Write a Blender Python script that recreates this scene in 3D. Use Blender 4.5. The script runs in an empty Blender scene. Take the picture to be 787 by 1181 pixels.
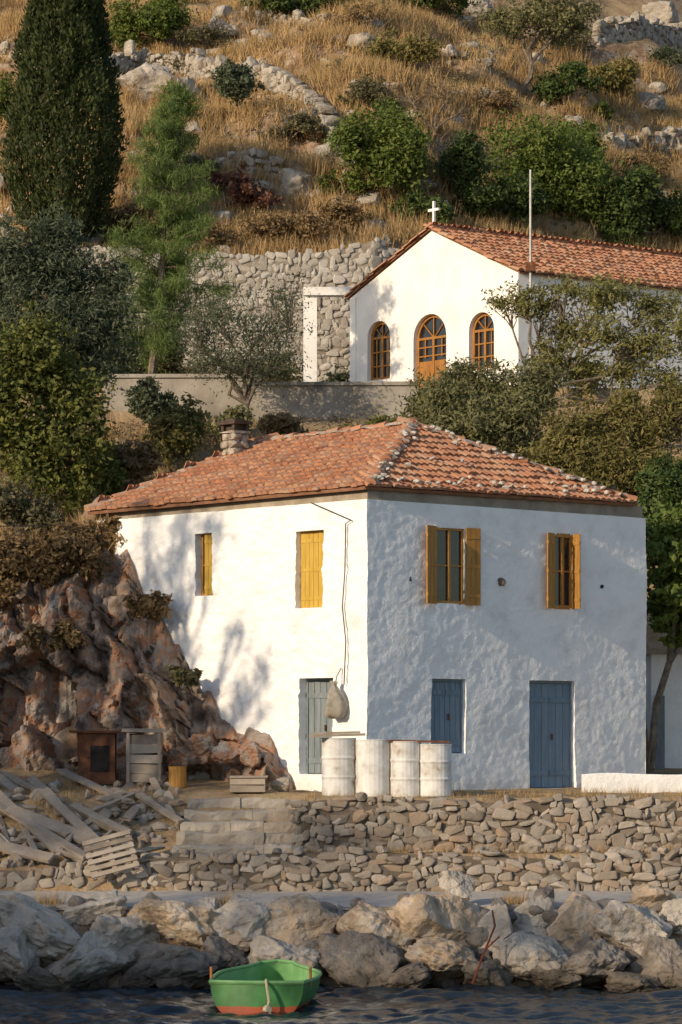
import bpy, bmesh, math, random
import numpy as np
S=bpy.context.scene; COL=S.collection
rng=np.random.default_rng(7)
F=3500.;HZ=850.;CX=393.5;ZC=4.2
A_=np.array
def P(px,py,Y): return A_([(px-CX)*Y/F,Y,ZC+(HZ-py)*Y/F])
def nrm(v): v=A_(v,float); return v/(np.linalg.norm(v)+1e-12)
def sm(t): t=np.clip(t,0,1); return t*t*(3-2*t)
sx,sy=-.73,-.683
# ---------------------------------------------------------------- noise
def _h(i,j,k,s):
    n=(i*73856093)^(j*19349663)^(k*83492791)^(s*26544357)
    n&=0x7fffffff
    n=(n*(((n*n)&0x7fffffff)*15731+789221)+1376312589)&0x7fffffff
    return n/float(0x3fffffff)-1
def vn(p,s=0):
    p=np.asarray(p,float); b=np.floor(p).astype(np.int64); f=p-b; f=f*f*(3-2*f); r=0
    for a in (0,1):
        for c in (0,1):
            for d in (0,1):
                w=(f[:,0] if a else 1-f[:,0])*(f[:,1] if c else 1-f[:,1])*(f[:,2] if d else 1-f[:,2])
                r=r+w*_h(b[:,0]+a,b[:,1]+c,b[:,2]+d,s)
    return r
def fbm(p,o=4,s=0):
    p=np.asarray(p,float); r=0;a=.5
    for i in range(o): r=r+a*vn(p,s+i*17); p=p*2.03+11.3; a*=.5
    return r
# ---------------------------------------------------------------- mesh builder
ORG={}
class MB:
    def __init__(s): s.v=[];s.f=[];s.n=0
    def add(s,V,*Fs):
        V=np.asarray(V,float).reshape(-1,3)
        for f in Fs: s.f.append(np.asarray(f,np.int64)+s.n)
        s.v.append(V); s.n+=len(V)
    def build(s,name,m,parent=None,smooth=False,org=None):
        V=np.concatenate(s.v)
        if parent is not None: org=ORG[parent.name]
        elif org is None: org=A_([V[:,0].mean(),V[:,1].mean(),V[:,2].min()])
        me=bpy.data.meshes.new(name)
        me.vertices.add(len(V)); me.vertices.foreach_set('co',(V-org).astype(np.float32).ravel())
        L=np.concatenate([f.ravel() for f in s.f]); T=np.concatenate([np.full(len(f),f.shape[1]) for f in s.f])
        st=np.concatenate([[0],np.cumsum(T)[:-1]])
        me.loops.add(len(L)); me.loops.foreach_set('vertex_index',L.astype(np.int32))
        me.polygons.add(len(T)); me.polygons.foreach_set('loop_start',st.astype(np.int32))
        me.update(calc_edges=True); me.validate()
        me.polygons.foreach_set('use_smooth',[bool(smooth)]*len(me.polygons))
        me.materials.append(m)
        o=bpy.data.objects.new(name,me); COL.objects.link(o)
        if parent is not None: o.parent=parent
        else: o.location=org
        ORG[o.name]=A_(org,float)
        return o
def tag(o,label=None,cat=None,group=None,kind=None):
    if label:o['label']=label
    if cat:o['category']=cat
    if group:o['group']=group
    if kind:o['kind']=kind
    return o
def thing(name,loc,label,cat,group=None):
    o=bpy.data.objects.new(name,None); COL.objects.link(o); o.location=tuple(float(a) for a in loc); o.empty_display_size=.2
    ORG[o.name]=A_(loc,float); return tag(o,label,cat,group)
BQ=A_([[0,1,3,2],[4,6,7,5],[0,4,5,1],[2,3,7,6],[0,2,6,4],[1,5,7,3]])
def box(mb,c,ax,h,jit=0):
    ax=A_(ax,float); V=[]
    for i in (-1,1):
        for j in (-1,1):
            for k in (-1,1): V.append(A_(c)+ax[0]*h[0]*i+ax[1]*h[1]*j+ax[2]*h[2]*k)
    V=A_(V)
    if jit: V=V+rng.normal(0,jit,V.shape)
    mb.add(V,BQ)
I3=np.eye(3)
def tube(mb,pts,rad,n=6,cap=True):
    pts=A_(pts,float); m=len(pts); rad=np.broadcast_to(A_(rad,float),(m,)); V=[]
    for i in range(m):
        t=nrm(pts[min(i+1,m-1)]-pts[max(i-1,0)])
        a=np.cross(t,[0,0,1.]); 
        if np.linalg.norm(a)<.05: a=np.cross(t,[0,1.,0])
        a=nrm(a); b=np.cross(t,a)
        for k in range(n):
            th=2*math.pi*k/n; V.append(pts[i]+rad[i]*(a*math.cos(th)+b*math.sin(th)))
    Q=[[i*n+k,i*n+(k+1)%n,(i+1)*n+(k+1)%n,(i+1)*n+k] for i in range(m-1) for k in range(n)]
    fs=[A_(Q)]
    if cap: fs+= [A_([list(range(n))[::-1]]),A_([[ (m-1)*n+k for k in range(n)]])]
    mb.add(V,*fs)
def lathe(mb,c,prof,n=24):
    V=[];m=len(prof)
    for r,z in prof:
        for k in range(n):
            th=2*math.pi*k/n; V.append([c[0]+r*math.cos(th),c[1]+r*math.sin(th),c[2]+z])
    Q=[[i*n+k,i*n+(k+1)%n,(i+1)*n+(k+1)%n,(i+1)*n+k] for i in range(m-1) for k in range(n)]
    mb.add(V,A_(Q),A_([[(m-1)*n+k for k in range(n)]]))
_ICO={}
def ico(k):
    if k not in _ICO:
        bm=bmesh.new(); bmesh.ops.create_icosphere(bm,subdivisions=k,radius=1); bm.verts.ensure_lookup_table()
        _ICO[k]=(A_([v.co[:] for v in bm.verts]),A_([[v.index for v in f.verts] for f in bm.faces])); bm.free()
    return _ICO[k]
def rock(mb,c,half,seed,k=4,ncut=14,rough=.10,tilt=.25,ridge=0.,cut=(.48,.82)):
    V,T=ico(k); r=np.random.default_rng(seed); V=V.copy()
    for i in range(ncut):
        n=nrm(r.normal(size=3)); d=r.uniform(*cut); e=V@n-d
        V=V-np.outer(np.clip(e,0,None)*.95,n)
    V=V/np.abs(V).max(axis=0)
    V=V*(1+rough*1.7*fbm(V*1.7+seed*3.1,3,seed%97)[:,None]+rough*.85*fbm(V*5+seed,4,seed%89)[:,None])
    if ridge:
        cr=np.abs(fbm(V*1.5+seed*1.3,3,seed%71))
        V=V*(1-ridge*np.exp(-cr*14)[:,None])
    th=r.uniform(-tilt,tilt); c_,s_=math.cos(th),math.sin(th)
    V=V*A_(half); V=V@A_([[c_,0,s_],[0,1,0],[-s_,0,c_]]).T
    mb.add(V+A_(c),T)
def stone(mb,c,ax,half,seed,k=3):
    V,T=ico(k); r=np.random.default_rng(seed)
    V=np.sign(V)*np.abs(V)**r.uniform(.3,.48)
    for i in range(9):
        n=nrm(r.normal(size=3)*[1,.4,1]); d=r.uniform(.72,1.08); e=V@n-d
        V=V-np.outer(np.clip(e,0,None)*.97,n)
    V=V*(1+.10*fbm(V*1.6+seed*1.7,2,seed%61)[:,None])
    mb.add((V*A_(half))@A_(ax)+A_(c),T)
# ---------------------------------------------------------------- materials
def mat(name,ramp,scale=4.,det=6,rough=.9,bump=.3,bs=25.,isl=None,ifac=.5,trans=0.,metal=0,spec=.2,stretch=(1,1,1),bd=.03,zr=None,slope=None):
    m=bpy.data.materials.new(name); m.use_nodes=True; nt=m.node_tree; N=nt.nodes; K=nt.links
    b=N['Principled BSDF']; b.inputs['Roughness'].default_value=rough; b.inputs['Metallic'].default_value=metal
    b.inputs['Specular IOR Level'].default_value=spec
    g=N.new('ShaderNodeNewGeometry'); mp=N.new('ShaderNodeMapping'); mp.inputs['Scale'].default_value=stretch
    K.new(g.outputs['Position'],mp.inputs['Vector'])
    def rampn(src,st):
        r=N.new('ShaderNodeValToRGB'); e=r.color_ramp.elements
        while len(e)<len(st): e.new(.5)
        for x,(p,c) in zip(e,st): x.position=p
        for x,(p,c) in zip(e,st): x.color=(*c,1) if not np.isscalar(c) else (c,c,c,1)
        K.new(src,r.inputs['Fac']); return r.outputs['Color']
    def noise(sc,d=6,ro=.55):
        n=N.new('ShaderNodeTexNoise'); n.inputs['Scale'].default_value=sc; n.inputs['Detail'].default_value=d; n.inputs['Roughness'].default_value=ro
        K.new(mp.outputs['Vector'],n.inputs['Vector']); return n.outputs['Fac']
    def mix(fac,a,c,mode='MIX'):
        x=N.new('ShaderNodeMix'); x.data_type='RGBA'; x.blend_type=mode
        if np.isscalar(fac): x.inputs['Factor'].default_value=fac
        else: K.new(fac,x.inputs['Factor'])
        K.new(a,x.inputs['A']); K.new(c,x.inputs['B']); return x.outputs['Result']
    col=rampn(noise(scale,det),ramp)
    if isl: col=mix(ifac,col,rampn(g.outputs['Random Per Island'],isl))
    if slope:
        sx_=N.new('ShaderNodeSeparateXYZ'); K.new(g.outputs['Normal'],sx_.inputs[0])
        ad=N.new('ShaderNodeMath'); ad.operation='MULTIPLY_ADD'; K.new(noise(1.3,3),ad.inputs[0]); ad.inputs[1].default_value=.35; K.new(sx_.outputs['Z'],ad.inputs[2])
        col=mix(rampn(ad.outputs[0],[(slope[1],1.),(slope[2],0.)]),col,rampn(noise(1.7,6,.65),slope[0]))
    if zr:
        sx_=N.new('ShaderNodeSeparateXYZ'); K.new(g.outputs['Position'],sx_.inputs[0])
        ad=N.new('ShaderNodeMath'); ad.operation='MULTIPLY_ADD'; K.new(noise(2.5,4),ad.inputs[0]); ad.inputs[1].default_value=zr[2]; K.new(sx_.outputs['Z'],ad.inputs[2])
        mr=N.new('ShaderNodeMapRange'); K.new(ad.outputs[0],mr.inputs['Value']); mr.inputs['From Min'].default_value=zr[0]; mr.inputs['From Max'].default_value=zr[1]
        col=mix(1.,col,rampn(mr.outputs['Result'],zr[3]),'MULTIPLY')
    K.new(col,b.inputs['Base Color'])
    if bump:
        bn=N.new('ShaderNodeBump'); bn.inputs['Strength'].default_value=bump; bn.inputs['Distance'].default_value=bd
        K.new(noise(bs,5,.62),bn.inputs['Height']); K.new(bn.outputs['Normal'],b.inputs['Normal'])
    if trans:
        t=N.new('ShaderNodeBsdfTranslucent'); K.new(col,t.inputs['Color']); mx=N.new('ShaderNodeMixShader'); mx.inputs[0].default_value=trans
        K.new(b.outputs[0],mx.inputs[1]); K.new(t.outputs[0],mx.inputs[2]); K.new(mx.outputs[0],N['Material Output'].inputs['Surface'])
    return m
def leafm(name,a,b,c): return mat(name,[(.35,a),(.65,b)],1.1,2,.6,0,isl=[(0,a),(.5,b),(1,c)],ifac=.6,trans=.32,spec=.25)
M={}
M['white']=mat('whitewash',[(.25,(.72,.72,.71)),(.38,(.84,.845,.84)),(.5,(.9,.905,.9)),(.7,(.925,.928,.925))],1.9,8,.95,1.,10.,bd=.024,spec=.05,zr=(3.0,4.2,.5,[(0,(.74,.7,.64)),(.6,(1,1,1))]))
M['white2']=mat('chapel_whitewash',[(.3,(.76,.74,.71)),(.6,(.86,.85,.83))],1.4,6,.95,.4,6.,spec=.05)
M['chim']=mat('rough_chimney_stone',[(.3,(.2,.165,.125)),(.5,(.4,.345,.28)),(.7,(.55,.49,.41))],7,7,.95,1.,9.,bd=.08)
M['cement']=mat('cement',[(.3,(.24,.2,.155)),(.7,(.42,.355,.27))],3,6,.95,.6,14.)
M['concrete']=mat('concrete',[(.3,(.2,.18,.155)),(.5,(.33,.3,.26)),(.7,(.42,.39,.34))],1.2,7,.95,.5,8.)
M['step']=mat('worn_step_stone',[(.3,(.26,.225,.185)),(.7,(.46,.41,.35))],2.2,7,.95,.8,10.,isl=[(0,(.28,.24,.2)),(1,(.46,.42,.36))],ifac=.4)
M['tile']=mat('terracotta_tiles',[(.3,(.33,.145,.08)),(.48,(.46,.22,.125)),(.62,(.49,.28,.175)),(.72,(.52,.37,.26)),(.84,(.55,.45,.36))],1.2,8,.9,.4,40.,isl=[(0,(.24,.105,.065)),(.2,(.4,.175,.1)),(.55,(.5,.245,.135)),(.8,(.48,.28,.17)),(.94,(.55,.4,.29)),(1,(.3,.2,.145))],ifac=.48)
M['tilebase']=mat('terracotta_bed',[(.3,(.2,.1,.06)),(.7,(.35,.18,.11))],5,5,.95,.3)
M['mortar']=mat('pale_mortar',[(.3,(.32,.255,.2)),(.7,(.5,.42,.35))],6,6,.95,.5)
M['rstone']=mat('whitish_roof_stone',[(.3,(.42,.38,.33)),(.7,(.62,.58,.52))],6,6,.95,.5)
M['yellow']=mat('ochre_wood',[(.3,(.32,.16,.04)),(.7,(.47,.25,.07))],6,5,.6,.15,30.,stretch=(3,3,.4))
M['chwood']=mat('orange_brown_wood',[(.3,(.26,.115,.03)),(.7,(.4,.19,.05))],6,5,.6,.15,30.,stretch=(3,3,.4))
M['yellow_sunlit']=mat('sunlit_ochre_wood',[(.3,(.48,.3,.05)),(.7,(.6,.4,.08))],6,5,.6,.15,30.,stretch=(3,3,.4))  # brighter copy of the ochre wood, sunlight on the left wall put into the colour
M['blue']=mat('faded_blue_wood',[(.3,(.13,.19,.25)),(.55,(.19,.26,.33)),(.75,(.28,.34,.39))],5,6,.75,.25,30.,stretch=(3,3,.35),isl=[(0,(.14,.2,.27)),(1,(.23,.31,.38))],ifac=.4)
M['greydoor']=mat('blue_grey_wood',[(.3,(.145,.18,.195)),(.7,(.25,.285,.3))],5,6,.8,.25,30.,stretch=(3,3,.35))
M['glass']=mat('dark_window_glass',[(.3,(.012,.012,.015)),(.7,(.03,.03,.035))],2,2,.08,0,spec=.6)
M['dark']=mat('dark_hole',[(.3,(.02,.017,.015)),(.7,(.05,.04,.035))],4,3,.95,0)
M['cowl']=mat('sooty_chimney_cap',[(.3,(.045,.036,.03)),(.7,(.12,.085,.065))],6,5,.9,.4,20.)
M['iron']=mat('rusty_iron',[(.3,(.09,.04,.025)),(.6,(.2,.085,.045)),(.75,(.3,.16,.1))],7,6,.8,.3,30.,metal=.2)
M['redrod']=mat('red_rusted_rod',[(.3,(.15,.04,.025)),(.7,(.27,.08,.045))],9,4,.7,.2)
M['steel']=mat('grey_metal',[(.3,(.3,.29,.28)),(.7,(.45,.44,.42))],6,4,.5,.1,metal=.3)
M['wood']=mat('weathered_wood',[(.3,(.18,.145,.115)),(.55,(.34,.285,.23)),(.75,(.48,.425,.36))],5,6,.9,.35,35.,isl=[(0,(.14,.105,.085)),(.5,(.33,.275,.22)),(1,(.5,.44,.37))],ifac=.6)
M['drum']=mat('chalky_drum_paint',[(.28,(.3,.2,.13)),(.4,(.55,.53,.5)),(.6,(.74,.74,.73))],3.5,7,.7,.15,30.)
M['bag']=mat('dull_cloth',[(.3,(.24,.22,.18)),(.7,(.4,.37,.31))],9,5,.95,.4)
M['wire']=mat('black_cable',[(.3,(.03,.03,.03)),(.7,(.06,.055,.05))],9,2,.7,0)
M['rope']=mat('pale_rope',[(.3,(.42,.35,.24)),(.7,(.55,.48,.35))],30,3,.95,.3,80.)
wet=(-.05,.75,.35,[(0,(.14,.13,.12)),(.45,(.5,.48,.45)),(1,(1,1,1))])
M['rgrey']=mat('grey_limestone',[(.27,(.13,.11,.095)),(.38,(.36,.325,.285)),(.55,(.5,.455,.4)),(.68,(.5,.395,.295)),(.78,(.6,.55,.49))],2.3,8,.95,1.,7.,bd=.07,zr=wet)
M['rtan']=mat('tan_limestone',[(.27,(.14,.1,.075)),(.38,(.41,.315,.225)),(.54,(.53,.415,.3)),(.66,(.55,.485,.415)),(.8,(.46,.28,.16))],2.3,8,.95,1.,7.,bd=.07,zr=wet)
M['rdark']=mat('dark_wet_limestone',[(.3,(.09,.078,.07)),(.55,(.25,.22,.19)),(.8,(.37,.325,.275))],2.4,8,.8,1.,7.,bd=.07,zr=wet)
M['rhill']=mat('hill_limestone',[(.3,(.18,.15,.12)),(.5,(.36,.325,.28)),(.75,(.47,.43,.38))],1.6,7,.95,.8,6.,bd=.1)
M['rred']=mat('red_and_grey_cliff_rock',[(.3,(.055,.042,.036)),(.4,(.17,.125,.1)),(.47,(.33,.275,.235)),(.535,(.36,.185,.105)),(.59,(.3,.245,.21)),(.68,(.43,.385,.34)),(.8,(.5,.46,.42))],1.15,10,.95,1.,7.,bd=.1)
M['wall']=mat('rubble_stones',[(.3,(.2,.165,.135)),(.7,(.4,.345,.29))],3,6,.95,.6,14.,isl=[(0,(.15,.13,.11)),(.2,(.33,.265,.2)),(.4,(.3,.28,.25)),(.6,(.42,.365,.3)),(.75,(.25,.225,.2)),(.88,(.34,.235,.155)),(1,(.5,.46,.41))],ifac=.66)
M['wall2']=mat('pale_rubble_stones',[(.3,(.27,.245,.21)),(.7,(.46,.43,.385))],3,6,.95,.6,12.,isl=[(0,(.27,.24,.2)),(.5,(.42,.39,.345)),(1,(.52,.49,.45))],ifac=.6)
M['core']=mat('earth_mortar',[(.3,(.1,.08,.062)),(.7,(.2,.165,.13))],4,6,.95,.6,14.)
M['core2']=mat('pale_earth_mortar',[(.3,(.2,.17,.14)),(.7,(.32,.28,.235))],4,6,.95,.6,14.)
M['ground']=mat('dry_hill_soil',[(.3,(.14,.11,.07)),(.45,(.3,.21,.12)),(.58,(.4,.29,.17)),(.75,(.27,.235,.13))],.9,7,.95,.8,5.,bd=.1,slope=([(.3,(.12,.085,.06)),(.45,(.28,.18,.11)),(.6,(.38,.31,.25)),(.75,(.44,.39,.33))],.78,.98))
M['path']=mat('pale_gravel',[(.3,(.38,.35,.32)),(.7,(.54,.51,.47))],5,7,.95,.5,40.)
M['track']=mat('dirt_track',[(.3,(.4,.31,.22)),(.7,(.52,.42,.31))],3,6,.95,.4,20.)
M['bark']=mat('grey_bark',[(.3,(.09,.07,.055)),(.7,(.24,.195,.15))],8,5,.95,.6,30.)
M['grass']=mat('dry_grass_blades',[(.3,(.3,.19,.08)),(.5,(.46,.31,.14)),(.7,(.58,.42,.21))],.35,4,.8,0,isl=[(0,(.22,.14,.06)),(.5,(.47,.32,.15)),(1,(.64,.49,.29))],ifac=.5,trans=.25)
M['scrub']=leafm('brown_scrub',(.16,.105,.05),(.28,.19,.09),(.4,.29,.15))
M['scrub2']=leafm('grey_green_scrub',(.095,.09,.045),(.16,.145,.075),(.25,.22,.12))
M['cyp']=leafm('cypress_green',(.022,.038,.012),(.05,.07,.02),(.09,.102,.03))
M['pine']=leafm('pine_green',(.08,.13,.035),(.145,.21,.055),(.22,.28,.09))
M['olive']=leafm('olive_leaf',(.115,.125,.055),(.205,.2,.085),(.33,.305,.155))
M['almond']=leafm('yellow_olive_leaf',(.13,.135,.045),(.235,.225,.075),(.36,.33,.13))
M['dkolive']=leafm('dark_olive_leaf',(.06,.08,.045),(.115,.14,.08),(.18,.2,.12))
M['ygreen']=leafm('yellow_green_leaf',(.08,.1,.024),(.165,.182,.043),(.28,.27,.075))
M['green']=leafm('fresh_green_leaf',(.065,.11,.02),(.135,.18,.035),(.235,.265,.07))
M['dgreen']=leafm('deep_green_leaf',(.04,.075,.02),(.09,.13,.034),(.16,.19,.06))
M['brgreen']=leafm('brown_green_leaf',(.115,.11,.036),(.215,.19,.06),(.34,.28,.1))
M['redbush']=leafm('dull_red_bush',(.16,.07,.05),(.26,.12,.08),(.2,.14,.08))
# ---------------------------------------------------------------- terrain
yR=[-400,49.5,50.6,51.3,52.0,54.36,54.42,55.22,55.28,57,62.5,66,70,75,81.9,82.,92.9,93.1,131,220,330]
zR=[-6,-2.2,-1.0,.3,1.28,1.42,2.1,2.14,3.08,3.14,3.2,3.5,7.4,10.6,12.8,13.65,13.95,18.6,36,78,92]
yL=[-400,49.5,50.6,51.3,52.0,54.36,54.42,55.2,57.2,60.2,61.3,62.4,63.6,65.,70,81.9,82.,92.9,93.1,131,220,330]
zL=[-6,-2.2,-1.0,.3,1.28,1.42,1.85,2.1,3.1,3.4,3.65,5.2,7.0,8.0,9.9,12.6,13.65,13.95,18.6,36,78,92]
def H(x,y):
    x=np.atleast_1d(A_(x,float)); y=np.atleast_1d(A_(y,float)); x,y=np.broadcast_arrays(x,y)
    ys=y-np.clip(x-1,0,40)*.75*sm((y-84)/8)+np.clip(-9.2-x,0,15)*.95*sm((60-y)/3)*sm((y-20)/10)
    t=np.where(y<57.6,sm((-.65-x)/.25),sm((-1.0-x)/1.0))
    z=np.interp(ys,yR,zR)*(1-t)+np.interp(ys,yL,zL)*t
    p=np.stack([x,y,0*x],-1).reshape(-1,3)
    big=fbm(p*.16,4,3).reshape(x.shape); mid=fbm(p*.7,4,5).reshape(x.shape); fine=fbm(p*2.6,3,9).reshape(x.shape)
    hill=sm((ys-94)/8); st=(ys+big*6)/5.5; st=(st-np.floor(st)); ter=(sm(st*2.2)-st)*1.0
    z=z+hill*(big*2.4+mid*.9+fine*.2+ter)
    z=z+(mid*.6+fine*.15)*sm((y-66.5)/4)*sm((81.5-y)/1.5)
    cl=sm((y-61)/1)*sm((66-y)/2)*t
    rid=1-np.abs(fbm(p*[.75,1.,1]+3,4,21).reshape(x.shape))*2.6
    z=z+cl*((rid-.5)*.5+fine*.3)
    z=z+fine*.04*sm((y-54.5)/.3)*(1-hill)
    return z
def gz(x,y): return float(H(x,y)[0])
def ground_at(px,py,y0=93.3):
    ys=np.arange(y0,150,.04); xs=(px-CX)*ys/F; rz=ZC+(HZ-py)*ys/F; h=H(xs,ys); i=np.argmax(h>=rz)
    if not (h>=rz).any(): i=len(ys)-1
    return A_([xs[i],ys[i],h[i]])
def grid(xs,ys,fz):
    X,Y=np.meshgrid(xs,ys); Z=fz(X,Y); V=np.stack([X,Y,Z],-1).reshape(-1,3); nx,ny=len(xs),len(ys)
    i=(np.arange(ny-1)[:,None]*nx+np.arange(nx-1)).ravel()
    return V,np.stack([i,i+1,i+nx+1,i+nx],-1)
mb=MB()
xs=np.concatenate([np.linspace(-120,-32,36)[:-1],np.arange(-32,-9,.5),np.arange(-9,9,.15),np.arange(9,17,.5),np.linspace(17,120,40)])
ys=np.concatenate([[-400,-100,20,24],np.arange(26,49.5,.6),np.arange(49.5,68,.12),np.arange(68,140,.33),np.linspace(140,330,50)])
mb.add(*grid(xs,ys,H)); tag(mb.build('hillside',M['ground'],smooth=True),kind='structure')
# water
wm=mat('sea_water',[(.3,(.012,.02,.028)),(.7,(.022,.032,.042))],1,2,.07,.35,9.,spec=.5,bd=.025,stretch=(1,1.4,1)); wm.node_tree.nodes['Principled BSDF'].inputs['IOR'].default_value=1.33
def wz(X,Y):
    p=np.stack([X,Y,0*X],-1).reshape(-1,3)
    d=fbm(p*[1.5,2.3,1],3,31)*.15+fbm(p*[4.5,7,1],2,37)*.045
    return d.reshape(X.shape)*sm((9-np.abs(X))/1)*sm((Y-42.5)/1)
mb=MB(); xs=np.concatenate([[-500,-200,-60,-20],np.arange(-9,9.01,.075),[20,60,200,500]]); ys=np.concatenate([[-600,-200,0,30],np.arange(42.5,52.6,.06)])
mb.add(*grid(xs,ys,wz)); tag(mb.build('water',wm,smooth=True,org=A_([0,0,0.])),kind='structure')
# quay path
mb=MB(); mb.add(*grid(np.arange(-9,14,.3),np.arange(51.95,54.37,.2),lambda X,Y:H(X,Y)+.03+.015*fbm(np.stack([X,Y,0*X],-1).reshape(-1,3)*2,2,4).reshape(X.shape)))
tag(mb.build('path',M['path'],smooth=True),kind='structure')
# dirt track on upper right
a=[ground_at(px,py) for px,py in ((680,166),(715,152),(750,145),(800,136),(850,128))]
mb=MB();V=[]
for i in range(len(a)-1):
    for s in np.linspace(0,1,10,endpoint=False):
        c=a[i]*(1-s)+a[i+1]*s
        for w in np.linspace(-1.6,1.6,7):
            x,y=c[0],c[1]+w; V.append([x,y,gz(x,y)+.12])
n=len(V)//7; mb.add(V,A_([[i*7+j,(i+1)*7+j,(i+1)*7+j+1,i*7+j+1] for i in range(n-1) for j in range(6)]))
tag(mb.build('dirt_track',M['track'],smooth=True),kind='structure')
# unseen hill added beyond the left edge to shade the foreground
mb=MB(); hc=A_([.5,57.4])+A_([sx,sy])*66
def hz(A,B):
    A=np.atleast_1d(A_(A,float));B=np.atleast_1d(A_(B,float)); p=np.stack([A,B,0*A],-1).reshape(-1,3); q=fbm(p*.12,4,77).reshape(A.shape)*2.+.6*fbm(p*.8,3,78).reshape(A.shape)
    return (np.clip(22.4-.2*A,18,28)+q)*np.exp(-(B/9.5)**2)*np.clip(1.25-(A/48)**4,0,1)-1.5
Ag=np.arange(-50,51,1.); Bg=np.arange(-24,24.1,1.); V,Q=grid(Ag,Bg,hz); Xh=hc[0]-V[:,0]*sy+V[:,1]*sx; Yh=hc[1]+V[:,0]*sx+V[:,1]*sy
mb.add(np.stack([Xh,Yh,V[:,2]],-1),Q); tag(mb.build('added_shade_hill',M['ground'],smooth=True),kind='structure')
# ---------------------------------------------------------------- wall frames
class W:
    def __init__(s,p0,p1):
        s.p0=A_(p0,float); d=A_(p1,float)-s.p0; s.len=np.linalg.norm(d); s.U=d/s.len; s.N=A_([s.U[1],-s.U[0]])
        s.ax=A_([[*s.U,0],[*s.N,0],[0,0,1]])
    def w(s,u,z,d=0.):
        q=s.p0+s.U*u+s.N*d; return A_([q[0],q[1],z])
    def pix(s,px,py):
        k=(px-CX)/F; u=(k*s.p0[1]-s.p0[0])/(s.U[0]-k*s.U[1]); Y=s.p0[1]+u*s.U[1]; return u,ZC+(HZ-py)*Y/F
    def rect(s,x0,y0,x1,y1):
        a=s.pix(x0,(y0+y1)/2)[0]; b=s.pix(x1,(y0+y1)/2)[0]; m=(x0+x1)/2; return a,b,s.pix(m,y1)[1],s.pix(m,y0)[1]
    def box(s,mb,u0,u1,z0,z1,d0,d1): box(mb,s.w((u0+u1)/2,(z0+z1)/2,(d0+d1)/2),s.ax,((u1-u0)/2,abs(d1-d0)/2,(z1-z0)/2))
C=A_([.5,57.4]);R=A_([6.27,62.4]);Lc=A_([-5.11,63.1]);Bk=R+Lc-C
def panel(mb,w,z0,z1,ops,depth,step=.045,amp=1.,fa=1.):
    us=sorted(set(np.round(np.concatenate([np.linspace(0,w.len,int(w.len/step)+1)]+[A_(o[:2]) for o in ops]),4)))
    zs=sorted(set(np.round(np.concatenate([np.linspace(z0,z1,int((z1-z0)/step)+1)]+[A_(o[2:4]) for o in ops]),4)))
    us=A_(us);zs=A_(zs); Ug,Zg=np.meshgrid(us,zs); q=w.p0+Ug[...,None]*w.U
    p=np.concatenate([q,Zg[...,None]],-1).reshape(-1,3)
    p2=p+A_([0,0,0.]); pz=p*[1,1,1.35]; fe=1+(fa-1)*sm(np.minimum(Ug,w.len-Ug).ravel()/.5)
    p2[:,0]+=amp*(.045*fbm(p*.7,2,51)+fe*(.01*fbm(pz*4.5,2,56)+.013*fbm(pz*9.5,2,52))); p2[:,1]+=amp*(.045*fbm(p*.7,2,53)+fe*(.01*fbm(pz*4.5,2,57)+.013*fbm(pz*9.5,2,54)))
    nu=len(us); keep=[]
    cu=(us[:-1]+us[1:])/2; cz=(zs[:-1]+zs[1:])/2
    for j in range(len(zs)-1):
        for i in range(nu-1):
            if any(o[0]<cu[i]<o[1] and o[2]<cz[j]<o[3] for o in ops): continue
            keep.append([j*nu+i,j*nu+i+1,(j+1)*nu+i+1,(j+1)*nu+i])
    mb.add(p2,A_(keep))
    inn=A_([*(-w.N*depth),0])
    for o in ops:
        iu=[i for i in range(nu) if o[0]-1e-3<=us[i]<=o[1]+1e-3]; iz=[j for j in range(len(zs)) if o[2]-1e-3<=zs[j]<=o[3]+1e-3]
        for chain in ([iz[0]*nu+i for i in iu],[iz[-1]*nu+i for i in iu],[j*nu+iu[0] for j in iz],[j*nu+iu[-1] for j in iz]):
            v=p2[chain]; k=len(v); mb.add(np.concatenate([v,v+inn]),A_([[i,i+1,k+i+1,k+i] for i in range(k-1)]))
WL=W(Lc,C); WR=W(C,R); EZ=8.7
house=thing('house',(.6,60,3.1),'two-storey whitewashed house with red tiled hip roof, ochre shutters and blue doors','house')
r_w1=WR.rect(502,609,535,696); r_w2=WR.rect(638,617,660,701); r_bw=WR.rect(498,783,538,869); r_bd=WR.rect(611,785,664,909)
l_w3=WL.rect(225,615,245,687); l_w4=WL.rect(341,612,373,701); l_d=WL.rect(345,782,384,893)
mb=MB()
panel(mb,WR,2.7,EZ,[r_w1,r_w2,r_bw,r_bd],.2); panel(mb,WL,2.7,EZ,[l_w3,l_w4,l_d],.3,fa=2.6)
panel(mb,W(R,Bk),2.7,EZ,[],.2,.2,.5); panel(mb,W(Bk,Lc),2.7,EZ,[],.2,.2,.5)
mb.add([[*q,EZ] for q in (C,R,Bk,Lc)],A_([[0,1,2,3]])); hw=mb.build('wall',M['white'],house,smooth=True)
def inset(pts,d):
    c=sum(pts)/4; return [c+(q-c)*(1+d) for q in pts]
mb=MB(); k=inset([C,R,Bk,Lc],-.012); V=[[*q,z] for z in (EZ-.02,EZ+.24) for q in k]
mb.add(V,A_([[0,1,5,4],[1,2,6,5],[2,3,7,6],[3,0,4,7],[4,5,6,7]])); mb.build('cornice',M['cement'],house)
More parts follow.
